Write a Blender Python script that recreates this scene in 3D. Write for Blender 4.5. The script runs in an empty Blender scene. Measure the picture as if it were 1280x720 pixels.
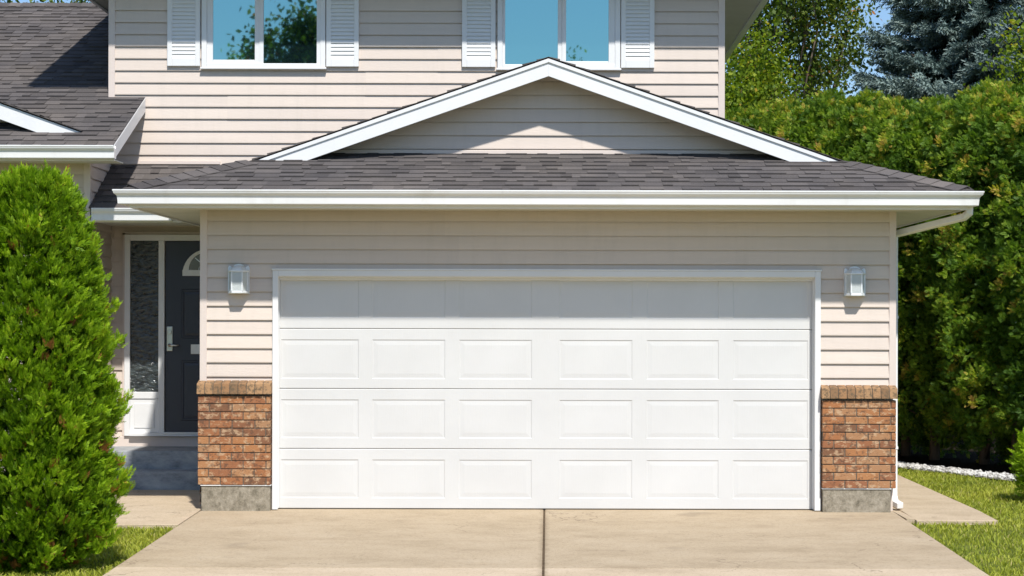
import bpy, bmesh, math, random
import numpy as np
from mathutils import Vector, Matrix, noise as mnoise
random.seed(7)
RNG = np.random.default_rng(7)
sc = bpy.context.scene
COL = sc.collection

# ------------------------------------------------------------------ camera numbers
F, D0, CZ, PX, PY = 2339.0, 17.0, 1.73, 685.0, 400.0      # focal length in photo pixels, distance to the garage wall (m)
def PXX(px, Y): return (px-PX)*(D0+Y)/F                    # photo column -> X on the plane at depth Y
def PZ(py, Y): return CZ+(PY-py)*(D0+Y)/F                  # photo row -> Z on the plane at depth Y
def zg(y): return 0.0205*max(min(y, 0.0), -20.0)           # the ground falls gently towards the street

# ------------------------------------------------------------------ mesh helpers
class MB:
    def __init__(s): s.v=[]; s.f=[]; s.r=[]
    def quad(s, *pts, r=0.5):
        n=len(s.v); s.v+= [tuple(p) for p in pts]; s.f.append(tuple(range(n,n+len(pts)))); s.r.append(r)
    def box(s, x0,x1,y0,y1,z0,z1, r=0.5):
        n=len(s.v)
        s.v+=[(x0,y0,z0),(x1,y0,z0),(x1,y1,z0),(x0,y1,z0),(x0,y0,z1),(x1,y0,z1),(x1,y1,z1),(x0,y1,z1)]
        for q in ((0,3,2,1),(4,5,6,7),(0,1,5,4),(1,2,6,5),(2,3,7,6),(3,0,4,7)):
            s.f.append(tuple(n+i for i in q)); s.r.append(r)
    def hexa(s, pts, r=0.5):       # eight corners ordered like box()
        n=len(s.v); s.v+=[tuple(p) for p in pts]
        for q in ((0,3,2,1),(4,5,6,7),(0,1,5,4),(1,2,6,5),(2,3,7,6),(3,0,4,7)):
            s.f.append(tuple(n+i for i in q)); s.r.append(r)
    def loft(s, rings, close=True, caps=True, r=0.5):
        n=len(s.v); m=len(rings[0])
        for ring in rings: s.v+=[tuple(p) for p in ring]
        for i in range(len(rings)-1):
            for j in range(m if close else m-1):
                k=(j+1)%m
                s.f.append((n+i*m+j,n+i*m+k,n+(i+1)*m+k,n+(i+1)*m+j)); s.r.append(r)
        if caps and close:
            s.f.append(tuple(n+j for j in reversed(range(m)))); s.r.append(r)
            e=n+(len(rings)-1)*m
            s.f.append(tuple(e+j for j in range(m))); s.r.append(r)
    def tube(s, pts, rad, seg=8, r=0.5):
        pts=[Vector(p) for p in pts]; rings=[]
        for i,p in enumerate(pts):
            t=(pts[min(i+1,len(pts)-1)]-pts[max(i-1,0)]).normalized()
            a=t.orthogonal().normalized() if abs(t.z)>.9 else t.cross(Vector((0,0,1))).normalized()
            b=t.cross(a); rr=rad[i] if isinstance(rad,(list,tuple)) else rad
            rings.append([p+a*(math.cos(k/seg*math.tau)*rr)+b*(math.sin(k/seg*math.tau)*rr) for k in range(seg)])
        s.loft(rings, r=r)
    def pipe(s, pts, w, h, r=0.5):   # rectangular pipe
        pts=[Vector(p) for p in pts]; rings=[]
        for i,p in enumerate(pts):
            t=(pts[min(i+1,len(pts)-1)]-pts[max(i-1,0)]).normalized()
            a=Vector((1,0,0))-t*t.x
            a=a.normalized() if a.length>.35 else (Vector((0,1,0))-t*t.y).normalized()
            b=t.cross(a)
            rings.append([p+a*sx*w/2+b*sy*h/2 for sx,sy in ((-1,-1),(1,-1),(1,1),(-1,1))])
        s.loft(rings, r=r)
    def build(s, name, m, parent=None, bevel=0, smooth=False, seg=2):
        me=bpy.data.meshes.new(name); me.from_pydata(s.v,[],s.f)
        bm=bmesh.new(); bm.from_mesh(me); bmesh.ops.recalc_face_normals(bm, faces=bm.faces) if not getattr(s,'keep',False) else None
        bm.to_mesh(me); bm.free()
        at=me.attributes.new('rnd','FLOAT','FACE'); at.data.foreach_set('value', s.r)
        me.materials.append(m)
        if smooth: me.shade_smooth()
        o=bpy.data.objects.new(name, me); COL.objects.link(o)
        if parent: o.parent=parent
        if bevel:
            b=o.modifiers.new('bevel','BEVEL'); b.width=bevel; b.segments=seg; b.limit_method='ANGLE'; b.angle_limit=.6
            b.harden_normals=False
        return o
def tag(o, label, cat, group=None, kind=None):
    if label: o['label']=label
    if cat: o['category']=cat
    if group: o['group']=group
    if kind: o['kind']=kind
    return o
def empty(name, loc=(0,0,0), rz=0):
    o=bpy.data.objects.new(name,None); o.location=loc; o.rotation_euler=(0,0,rz); o.empty_display_size=.2
    COL.objects.link(o); return o
def copy_tree(o, parent=None):
    c=o.copy(); COL.objects.link(c)
    if parent: c.parent=parent
    for ch in list(o.children): copy_tree(ch,c)
    return c

# ------------------------------------------------------------------ materials
class NT:
    def __init__(s, name):
        s.m=bpy.data.materials.new(name); s.m.use_nodes=True; s.t=s.m.node_tree; s.n=s.t.nodes; s.l=s.t.links
        s.b=s.n['Principled BSDF']; s.out=s.n['Material Output']; s._c=None
    def add(s, typ, **kw):
        n=s.n.new(typ)
        for k,v in kw.items(): setattr(n,k,v)
        return n
    def coord(s, scale=(1,1,1)):
        if not s._c: s._c=s.add('ShaderNodeTexCoord')
        mp=s.add('ShaderNodeMapping'); s.l.new(s._c.outputs['Object'],mp.inputs[0]); mp.inputs['Scale'].default_value=scale
        return mp.outputs[0]
    def noise(s, scale, detail=4, rough=.55, stretch=(1,1,1)):
        n=s.add('ShaderNodeTexNoise'); n.inputs['Scale'].default_value=scale; n.inputs['Detail'].default_value=detail
        n.inputs['Roughness'].default_value=rough; s.l.new(s.coord(stretch),n.inputs['Vector']); return n.outputs['Fac']
    def ramp(s, fac, stops):
        r=s.add('ShaderNodeValToRGB'); e=r.color_ramp.elements
        while len(e)<len(stops): e.new(.5)
        for el,(p,c) in zip(e,stops): el.position=p; el.color=(*c,1) if len(c)==3 else c
        s.l.new(fac,r.inputs[0]); return r.outputs[0]
    def mix(s, fac, a, b, mode='MIX'):
        m=s.add('ShaderNodeMix'); m.data_type='RGBA'; m.blend_type=mode
        for sock,val in ((m.inputs[0],fac),(m.inputs[6],a),(m.inputs[7],b)):
            if isinstance(val,(int,float)): sock.default_value=val
            elif isinstance(val,tuple): sock.default_value=(*val,1)
            else: s.l.new(val,sock)
        return m.outputs[2]
    def attr(s, name='rnd'):
        a=s.add('ShaderNodeAttribute'); a.attribute_name=name; return a.outputs['Fac']
    def math(s, op, a, b):
        m=s.add('ShaderNodeMath'); m.operation=op
        for i,v in enumerate((a,b)):
            if isinstance(v,(int,float)): m.inputs[i].default_value=v
            else: s.l.new(v,m.inputs[i])
        return m.outputs[0]
    def bump(s, h, dist=.003, strength=1.0):
        b=s.add('ShaderNodeBump'); b.inputs['Distance'].default_value=dist; b.inputs['Strength'].default_value=strength
        s.l.new(h,b.inputs['Height']); s.l.new(b.outputs[0],s.b.inputs['Normal'])
    def col(s, c):
        if isinstance(c,tuple): s.b.inputs['Base Color'].default_value=(*c,1)
        else: s.l.new(c,s.b.inputs['Base Color'])
    def setp(s, rough=.5, spec=.5, **kw):
        s.b.inputs['Roughness'].default_value=rough; s.b.inputs['Specular IOR Level'].default_value=spec
        for k,v in kw.items(): s.b.inputs[k].default_value=v
def sc3(c,k): return tuple(min(1,x*k) for x in c)
def paint(name, c, rough=.4, spec=.4, var=.06, scale=3, stretch=(1,1,1), bd=.0006, bscale=60, grime=None):
    t=NT(name); f=t.noise(scale,5,.6,stretch); cc=t.ramp(f,[(.3,sc3(c,1-var)),(.7,sc3(c,1+var))])
    if grime:
        g=t.ramp(t.noise(1.7,6,.7,(1,1,.5)),[(.52,(0,0,0)),(.8,(1,1,1))]); cc=t.mix(g,cc,grime)
    t.col(cc); t.setp(rough,spec); t.bump(t.noise(bscale,3,.5,stretch),bd); return t.m
M={}
t=NT('vinyl_siding'); c=t.ramp(t.noise(2.2,5,.6,(.35,1,6)),[(.3,(.615,.535,.465)),(.7,(.66,.57,.495))])
c=t.mix(1.0,c,t.ramp(t.attr(),[(0,(.955,.955,.96)),(1,(1.03,1.03,1.02))]),'MULTIPLY')
g=t.ramp(t.noise(5,6,.7,(1.6,1.6,.22)),[(.5,(0,0,0)),(.85,(1,1,1))]); c=t.mix(t.math('MULTIPLY',g,.30),c,(.44,.39,.335))
t.col(c); t.setp(.5,.3); t.bump(t.noise(55,3,.5,(.25,1,3)),.0014); M['siding']=t.m
M['trim_beige']=paint('beige_trim',(.66,.575,.515),.5,.3,.03,3)
M['white']=paint('white_trim',(.74,.745,.74),.4,.4,.03,3)
M['gutter']=paint('white_gutter_metal',(.80,.80,.78),.28,.5,.05,4,(.3,1,1),.0008,6,(.62,.60,.55))
M['soffit']=paint('soffit_panel',(.60,.60,.52),.55,.3,.05,3)
M['dark']=paint('dark_gap',(.015,.015,.017),.8,.2)
M['slate']=paint('front_door_paint',(.036,.040,.055),.42,.45,.08,4,(1,1,.4),.0006,40)
M['steel']=None
t=NT('brushed_nickel'); t.col((.55,.54,.5)); t.setp(.32,.5,Metallic=1.0); t.bump(t.noise(200,2),.0003); M['steel']=t.m
t=NT('garage_door_paint'); f=t.noise(1.5,5,.6); t.col(t.ramp(f,[(.3,(.60,.60,.585)),(.75,(.65,.65,.635))])); t.setp(.42,.4)
t.bump(t.noise(26,3,.6,(7,1,.35)),.0009,.8); M['door_white']=t.m
# shingles
def shingle(name, k=1.0):
    t=NT(name); a=t.attr()
    c=t.ramp(a,[(0,sc3((.042,.038,.038),k)),(.3,sc3((.075,.069,.068),k)),(.65,sc3((.112,.103,.101),k)),(1,sc3((.16,.145,.138),k))])
    g=t.noise(260,2,.6); c=t.mix(.55,c,t.ramp(g,[(.3,(.03,.03,.03)),(.52,(.09,.083,.08)),(.75,(.22,.2,.19))]),'MIX')
    b=t.ramp(t.noise(1.1,5,.65),[(.35,(.80,.80,.82)),(.7,(1.15,1.1,1.03))]); c=t.mix(1.0,c,b,'MULTIPLY')
    t.col(c); t.setp(.95,.15); t.bump(g,.002,.8); return t.m
M['shingle']=shingle('asphalt_shingle',1.36); M['cap']=shingle('hip_cap_shingle',1.42)
# brick and concrete
t=NT('clay_brick'); a=t.attr()
c=t.ramp(a,[(0,(.19,.095,.052)),(.2,(.28,.12,.06)),(.5,(.355,.15,.062)),(.75,(.39,.185,.08)),(1,(.36,.20,.105))])
sm=t.ramp(t.noise(17,6,.7,(1,1,1.5)),[(.52,(0,0,0)),(.60,(1,1,1))]); c=t.mix(t.math('MULTIPLY',sm,.75),c,(.52,.36,.22))
dk=t.ramp(t.noise(24,5,.7),[(.52,(0,0,0)),(.62,(1,1,1))]); c=t.mix(t.math('MULTIPLY',dk,.72),c,(.10,.06,.04))
t.col(c); t.setp(.9,.2); t.bump(t.noise(90,5,.6),.004); M['brick']=t.m
t=NT('cap_brick'); a=t.attr()
c=t.ramp(a,[(0,(.20,.125,.07)),(.4,(.32,.175,.085)),(1,(.38,.23,.12))])
dk=t.ramp(t.noise(24,6,.75),[(.48,(0,0,0)),(.58,(1,1,1))]); c=t.mix(t.math('MULTIPLY',dk,.8),c,(.11,.085,.055))
t.col(c); t.setp(.9,.2); t.bump(t.noise(70,5,.6),.005); M['capbrick']=t.m
M['mortar']=paint('mortar',(.16,.13,.10),.95,.1,.25,40,bd=.003,bscale=150)
t=NT('footing_concrete'); f=t.noise(11,8,.8,(1,1,.8)); c=t.ramp(f,[(.32,(.09,.078,.055)),(.47,(.25,.22,.165)),(.6,(.36,.32,.25)),(.75,(.43,.39,.32))]); t.col(c); t.setp(.95,.15); t.bump(t.noise(60,6,.7),.006); M['footing']=t.m
t=NT('driveway_concrete')
c=t.ramp(t.noise(1.6,8,.72,(.8,1.2,1)),[(.25,(.31,.24,.155)),(.5,(.44,.35,.24)),(.78,(.51,.42,.305))])
sp=t.noise(120,3,.6); c=t.mix(.25,c,t.ramp(sp,[(.3,(.17,.13,.085)),(.5,(.44,.35,.24)),(.7,(.62,.52,.39))]))
pit=t.ramp(t.noise(38,5,.75),[(.30,(.62,.6,.57)),(.46,(1,1,1)),(.62,(1,1,1)),(.74,(1.16,1.16,1.15))]); c=t.mix(.9,c,pit,'MULTIPLY')
st=t.ramp(t.noise(2.6,8,.78,(.8,1.3,1)),[(.53,(0,0,0)),(.74,(1,1,1))]); c=t.mix(t.math('MULTIPLY',st,.35),c,(.22,.16,.10))
# slabs poured at different times differ a little in tone
a=t.attr(); c=t.mix(1.0,c,t.ramp(a,[(0,(.90,.89,.86)),(1,(1.26,1.27,1.30))]),'MULTIPLY')
sx=t.add('ShaderNodeSeparateXYZ'); t.l.new(t.coord(),sx.inputs[0])
dj=t.math('ABSOLUTE',t.math('ADD',sx.outputs[0],.03),0); wj=t.math('SUBTRACT',t.math('MULTIPLY',t.noise(9,5,.7,(1,.6,1)),.14),.025)
jm=t.math('MULTIPLY',t.math('LESS_THAN',sx.outputs[1],.3),t.ramp(t.math('SUBTRACT',wj,dj),[(.0,(0,0,0)),(.045,(1,1,1))]))
c=t.mix(t.math('MULTIPLY',jm,.42),c,(.15,.105,.06))
oil=t.ramp(t.noise(1.1,3,.5),[(.66,(0,0,0)),(.72,(1,1,1))]); c=t.mix(t.math('MULTIPLY',oil,.28),c,(.16,.13,.10))
vc=t.add('ShaderNodeTexVoronoi'); vc.feature='DISTANCE_TO_EDGE'; vc.inputs['Scale'].default_value=.55
wv=t.add('ShaderNodeVectorMath'); wv.operation='ADD'; nz=t.add('ShaderNodeTexNoise'); nz.inputs['Scale'].default_value=2.2; nz.inputs['Detail'].default_value=6; t.l.new(t.coord(),nz.inputs['Vector'])
sv=t.add('ShaderNodeVectorMath'); sv.operation='SCALE'; sv.inputs['Scale'].default_value=.7; t.l.new(nz.outputs['Color'],sv.inputs[0]); t.l.new(t.coord(),wv.inputs[0]); t.l.new(sv.outputs[0],wv.inputs[1]); t.l.new(wv.outputs[0],vc.inputs['Vector'])
ck=t.math('MULTIPLY',t.math('LESS_THAN',vc.outputs['Distance'],.0028),t.ramp(t.noise(.8,3),[(.5,(0,0,0)),(.56,(1,1,1))])); c=t.mix(t.math('MULTIPLY',ck,.55),c,(.13,.095,.06))
t.col(c); t.setp(.9,.2); t.bump(t.math('ADD',t.noise(70,6,.65),t.noise(60,2,.5,(.05,6,1))),.004); M['concrete']=t.m
t=NT('step_concrete'); c=t.ramp(t.noise(5,7,.75,(1,1,2)),[(.3,(.17,.185,.195)),(.5,(.31,.325,.335)),(.75,(.46,.46,.45))]); t.col(c); t.setp(.9,.2); t.bump(t.noise(50,6,.7),.005); M['step']=t.m
M['joint']=paint('joint_filler',(.10,.072,.045),1,.05,.5,30)
# glass
def tint_glass(name, tint, body, k=.8):
    t=NT(name); g=t.add('ShaderNodeBsdfGlossy'); g.inputs['Color'].default_value=(*tint,1); g.inputs['Roughness'].default_value=.015
    t.setp(.05,.5); t.col(body); mx=t.add('ShaderNodeMixShader'); mx.inputs[0].default_value=k
    bp=t.add('ShaderNodeBump'); bp.inputs['Distance'].default_value=.0006; bp.inputs['Strength'].default_value=.25
    t.l.new(t.noise(3,2,.4),bp.inputs['Height']); t.l.new(bp.outputs[0],g.inputs['Normal'])
    t.l.new(t.b.outputs[0],mx.inputs[1]); t.l.new(g.outputs[0],mx.inputs[2]); t.l.new(mx.outputs[0],t.out.inputs[0]); return t.m
M['pane']=tint_glass('reflective_window_glass',(.29,.52,.50),(.03,.07,.09),.88)
t=NT('hammered_glass'); f=t.noise(20,3,.5,(.7,1,1.6))
t.col(t.ramp(f,[(.35,(.012,.016,.017)),(.65,(.055,.068,.066))])); t.setp(.16,.7); t.bump(f,.035,.8); M['hammered']=t.m
t=NT('fan_glass'); t.col((.05,.06,.045)); t.setp(.1,.6); M['fan']=t.m
t=NT('lantern_glass'); t.col((.66,.71,.70)); t.setp(.45,.5); t.b.inputs['Transmission Weight'].default_value=.25; t.bump(t.noise(60,2),.002); M['lamp_glass']=t.m
M['lamp_frame']=paint('lantern_paint',(.74,.77,.78),.35,.5,.05,20)
t=NT('bulb_glass'); t.col((.85,.84,.8)); t.setp(.3,.5); M['bulb']=t.m
# plants
def leafmat(name, stops, trans=.35, tcol=None, rough=.55):
    t=NT(name); c=t.ramp(t.attr(),stops); t.col(c); t.setp(rough,.25)
    tr=t.add('ShaderNodeBsdfTranslucent'); t.l.new(t.mix(1.0,c,tcol or (1.25,1.2,.5),'MULTIPLY'),tr.inputs[0])
    mx=t.add('ShaderNodeMixShader'); mx.inputs[0].default_value=trans
    t.l.new(t.b.outputs[0],mx.inputs[1]); t.l.new(tr.outputs[0],mx.inputs[2]); t.l.new(mx.outputs[0],t.out.inputs[0]); return t.m
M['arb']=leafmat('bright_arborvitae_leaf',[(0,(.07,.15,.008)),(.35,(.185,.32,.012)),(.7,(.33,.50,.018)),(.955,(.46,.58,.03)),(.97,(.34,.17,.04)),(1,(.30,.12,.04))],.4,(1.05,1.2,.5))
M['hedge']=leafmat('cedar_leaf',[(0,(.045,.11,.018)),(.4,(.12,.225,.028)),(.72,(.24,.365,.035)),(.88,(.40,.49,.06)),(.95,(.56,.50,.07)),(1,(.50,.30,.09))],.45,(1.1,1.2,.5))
M['decid']=leafmat('broad_leaf',[(0,(.035,.065,.010)),(.5,(.085,.14,.016)),(.8,(.20,.25,.025)),(.93,(.28,.25,.03)),(1,(.42,.17,.05))],.35)
M['lime']=leafmat('yellow_green_leaf',[(0,(.075,.14,.014)),(.5,(.18,.27,.02)),(.85,(.33,.39,.028)),(1,(.52,.34,.04))],.5)
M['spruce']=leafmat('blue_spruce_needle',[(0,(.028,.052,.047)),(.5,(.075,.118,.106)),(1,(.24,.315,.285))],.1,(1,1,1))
M['grass']=leafmat('grass_blade',[(0,(.15,.20,.022)),(.5,(.36,.40,.045)),(.85,(.52,.52,.09)),(1,(.45,.38,.16))],.35)
M['bark']=paint('bark',(.15,.115,.085),.95,.1,.4,14,(1,1,.25),.01,30)
t=NT('lawn_soil'); t.col(t.ramp(t.noise(14,6,.7),[(.3,(.07,.085,.02)),(.55,(.15,.175,.035)),(.8,(.22,.23,.06))])); t.setp(1,.05); t.bump(t.noise(60,4),.02); M['soil']=t.m
M['mulch']=paint('dark_mulch',(.022,.016,.011),1,.05,.5,30,bd=.02,bscale=40)
t=NT('white_gravel'); t.col(t.ramp(t.attr(),[(0,(.26,.25,.23)),(.5,(.47,.455,.425)),(1,(.66,.65,.62))])); t.setp(.9,.2); M['gravel']=t.m

# ------------------------------------------------------------------ house
house=empty('house',(0,0,0))
tag(house,'two storey suburban house with beige siding, grey shingle roofs and an attached garage','house')

def siding(name, Y, z0, z1, xr, parent=house, C=.1285, mp=None, seams=True, ztop=None, lip=.0175):
    """horizontal lap siding facing -Y; xr(z)->(xl,xr). mp maps (x,y,z) to world"""
    mp=mp or (lambda x,y,z:(x,y,z)); mb=MB(); mb.keep=True; z=z1; k=0; off=0
    while z>z0+1e-4:
        zb=max(z-C,z0); fr=(z-zb)/C
        a0,a1=xr(zb); b0,b1=xr(z)
        cuts=[None]
        if k%2==0: seam=[a0+random.uniform(1.2,4.2)]
        segs=[]
        if seams and a1-a0>2.6:
            s=seam[0]
            if a0+.3<s<a1-.3: segs=[(0,s,0.0),(s,1,.0028)]
        if not segs: segs=[(0,1,0.0)]
        for s0,s1,o in segs:
            l0=a0 if s0==0 else s0; l1=b0 if s0==0 else s0
            r0=a1 if s1==1 else s1; r1=b1 if s1==1 else s1
            rr=random.random()
            yb=Y-lip-o; ym=Y-lip*.80-o; yt=Y-.001-o
            zl=zb+.010; fr2=.01/(z-zb)
            lm=l0+(l1-l0)*fr2; rm=r0+(r1-r0)*fr2
            mb.quad(mp(l0,yb,zb),mp(r0,yb,zb),mp(rm,yb,zl),mp(lm,yb,zl),r=rr)
            # the face: flat at the butt, easing back into the next course
            zt2=zb+(z-zb)*.93; l2=l0+(l1-l0)*.93; r2=r0+(r1-r0)*.93
            mb.quad(mp(lm,yb,zl),mp(rm,yb,zl),mp(r2,yt-.0015,zt2),mp(l2,yt-.0015,zt2),r=rr)
            mb.quad(mp(l2,yt-.0015,zt2),mp(r2,yt-.0015,zt2),mp(r1,yt,z),mp(l1,yt,z),r=rr)
            zc=min(zb+.014,z-.004); yi=yb+.0022       # open butt: thin sheet with a hollow behind it
            mb.quad(mp(l0,yi,zb),mp(r0,yi,zb),mp(r0,yb,zb),mp(l0,yb,zb),r=rr)
            mb.quad(mp(l0,yi,zc),mp(r0,yi,zc),mp(r0,yi,zb),mp(l0,yi,zb),r=rr)
            mb.quad(mp(l0,Y+.004,zc),mp(r0,Y+.004,zc),mp(r0,yi,zc),mp(l0,yi,zc),r=rr)
            mb.quad(mp(l0,Y+.004,zb),mp(r0,Y+.004,zb),mp(r0,Y+.004,zc),mp(l0,Y+.004,zc),r=rr)
            if s0!=0: mb.quad(mp(s0,Y,zb),mp(s0,yb,zb),mp(s0,yt,z),mp(s0,Y,z),r=rr)
        z=zb; k+=1
    return mb.build(name,M['siding'],parent)

def plane_shingles(name, eave_y, z_of_y, y1, xr, parent=house, e=.148, mp=None, over=0.0, mat='shingle', flat=False):
    """courses of shingle tabs on a roof plane rising with +y"""
    mp=mp or (lambda x,y,z:(x,y,z)); mb=MB(); mb.keep=True
    sl=(z_of_y(eave_y+1)-z_of_y(eave_y)); L=math.hypot(1,sl); dy=e/L
    ny,nz=-sl/L,1/L
    y=eave_y
    def pt(x,y,h): return mp(x,y+ny*h,z_of_y(y)+nz*h)
    # underlay
    pts=[]; n=24
    ys=[eave_y+(y1-eave_y)*i/n for i in range(n+1)]
    for i in range(n):
        a0,a1=xr(ys[i]); b0,b1=xr(ys[i+1])
        mb.quad(pt(a0,ys[i],0),pt(a1,ys[i],0),pt(b1,ys[i+1],0),pt(b0,ys[i+1],0),r=.1)
    while y<y1-.005:
        yt=min(y+dy*1.04,y1); a0,a1=xr(y); b0,b1=xr(yt)
        lo,hi=min(a0,b0),max(a1,b1)
        x=lo-random.uniform(0,.2); tall=random.random()<.5
        while x<hi:
            w=random.uniform(.07,.26); x2=x+w
            tall=not tall if random.random()<.8 else tall
            h0=(.0165 if tall else .0075)+random.uniform(0,.0015); h1=.002
            def cl(v,l,r): return min(max(v,l),r)
            p0,p1=cl(x,a0,a1),cl(x2,a0,a1); q0,q1=cl(x,b0,b1),cl(x2,b0,b1)
            r=random.betavariate(2.2,2.2)*(1.0 if tall else .8)
            if p1-p0>1e-3 or q1-q0>1e-3:
                jig=random.uniform(-.004,.004)
                mb.quad(pt(p0,y+jig,h0),pt(p1,y+jig,h0),pt(q1,yt,h1),pt(q0,yt,h1),r=r)
                mb.quad(pt(p0,y+jig,-.002),pt(p1,y+jig,-.002),pt(p1,y+jig,h0),pt(p0,y+jig,h0),r=r*.6)
                mb.quad(pt(p0,y+jig,0),pt(p0,y+jig,h0),pt(q0,yt,h1),pt(q0,yt,0),r=r)
                mb.quad(pt(p1,y+jig,h0),pt(p1,y+jig,0),pt(q1,yt,0),pt(q1,yt,h1),r=r)
            x=x2
        y+=dy
    return mb.build(name,M[mat],parent)

def caps(name, p0, p1, parent, w=.15, e=.15, lift=.024, mat='cap', drop=.034):
    """overlapping ridge or hip cap shingles from p0 (low) to p1 (high)"""
    p0,p1=Vector(p0),Vector(p1); d=(p1-p0); L=d.length; d.normalize()
    side=d.cross(Vector((0,0,1))).normalized(); up=side.cross(d).normalized()
    mb=MB(); n=int(L/e)+1
    for i in range(n):
        a=p0+d*(i*e); b=p0+d*min((i+1.25)*e,L); r=random.random()
        h0=lift+.012; h1=lift
        def ring(c,h): return [c-side*w-up*(drop-h*.6), c+up*h, c+side*w-up*(drop-h*.6), c+side*w-up*(drop-h*.6+.007), c+up*(h-.009), c-side*w-up*(drop-h*.6+.007)]
        mb.loft([ring(a,h0),ring(b,h1)],r=r)
    return mb.build(name,M[mat],parent)

GP=[(0,-.004),(0,-.128),(.078,-.128),(.083,-.122),(.086,-.085),(.088,-.066),(.093,-.054),(.101,-.045),(.110,-.038),(.116,-.028),(.118,-.018),(.121,-.016),(.123,-.010),(.123,-.002),(.117,0),(.112,-.002),(.108,-.02),(.03,-.03)]
def gutter_line(name, x0, x1, Y, zt, parent=house):
    """straight K-style gutter along X with end caps, back at Y"""
    mb=MB(); mb.loft([[(x,Y-o,zt+h) for o,h in GP] for x in (x0,x1)])
    return mb.build(name,M['gutter'],parent)

# ---- garage numbers
GX=3.148                                 # half width of the garage
WZ=PZ(262,-.02)                          # wall top under the soffit
DXL,DXR=PXX(347,.1),PXX(1018,.1); DZT=PZ(347.5,.06)
TXL,TXR=PXX(340.5,-.03),PXX(1026,-.03); TZT=PZ(338.5,-.03)
SOF=2.722                                # soffit height of garage and porch
BZ=PZ(482,-.1)                           # top of the brick
zsp=WZ+.02-.1285*4                        # course line just above the door head
siding('garage_siding',0,zsp,WZ+.02,lambda z:(-GX+.04,GX-.04))
siding('garage_siding',0,TZT-.03,zsp,lambda z:(TXL+.03,TXR-.03),seams=False)
siding('garage_siding',0,BZ-.03,zsp,lambda z:(-GX+.04,TXL+.03))
siding('garage_siding',0,BZ-.03,zsp,lambda z:(TXR-.03,GX-.04))
# body of the walls behind the cladding
mb=MB()
mb.box(-GX+.01,TXL+.02,.01,.16,0,SOF); mb.box(TXR-.02,GX-.01,.01,.16,0,SOF); mb.box(TXL+.02,TXR-.02,.01,.16,DZT+.08,SOF)
mb.box(-GX+.01,-GX+.16,.16,2.95,0,SOF); mb.box(GX-.16,GX-.01,.16,9.5,0,SOF); mb.box(-GX+.16,GX-.16,9.35,9.5,0,SOF)
mb.box(-GX+.16,GX-.16,2.6,2.75,0,SOF)
mb.build('garage_wall',M['siding'],house)
# side siding left (towards the porch)
siding('porch_side_siding',0,.05,SOF-.01,lambda z:(0.01,2.94),mp=lambda x,y,z:(-GX+y,x,z),seams=False)
for s in (-1,1):
    mb=MB(); x=s*(GX-.025)
    mb.box(min(x-.026,x+.026),max(x-.026,x+.026),-.020,.03,BZ-.02,WZ+.015)
    mb.box(*sorted((s*(GX-.012),s*(GX+.012))),-.0195,.06,BZ-.02,WZ+.01)
    mb.build('corner_trim',M['trim_beige'],house,.003)

# ---- garage door frame and door
mb=MB()
fw=.052
mb.box(TXL,TXL+fw,-.034,.0,0.005,TZT); mb.box(TXR-fw,TXR,-.034,.0,.005,TZT); mb.box(TXL+fw,TXR-fw,-.034,.0,TZT-.055,TZT)
mb.box(TXL+.012,DXL+.012,-.002,.14,.004,TZT-.03); mb.box(DXR-.012,TXR-.012,-.002,.14,.004,TZT-.03); mb.box(DXL+.01,DXR-.01,-.002,.14,DZT,TZT-.03)
mb.box(TXL-.008,TXR+.008,-.042,.0,TZT,TZT+.016)
fr=mb.build('garage_door_frame',M['white'],house,.004)
mb=MB(); mb.box(DXL-.0,DXL+.022,.055,.082,.01,DZT+.005); mb.box(DXR-.022,DXR,.055,.082,.01,DZT+.005); mb.box(DXL+.022,DXR-.022,.055,.082,DZT-.022,DZT+.005)
mb.build('weather_strip',M['white'],fr,.003)
gd=empty('garage_door',(0,0,0)); gd.parent=house
YD=.088
secz=[PZ(y,YD) for y in (636.4,561.5,486.5,411.5,336.5)]
rowp=[(575,623),(500,548),(425,474),(350.5,398)]
colp=[(351.5,448.5),(465.5,556.5),(574,665),(699.5,790.5),(808.5,898.5),(916.5,1010)]
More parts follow.
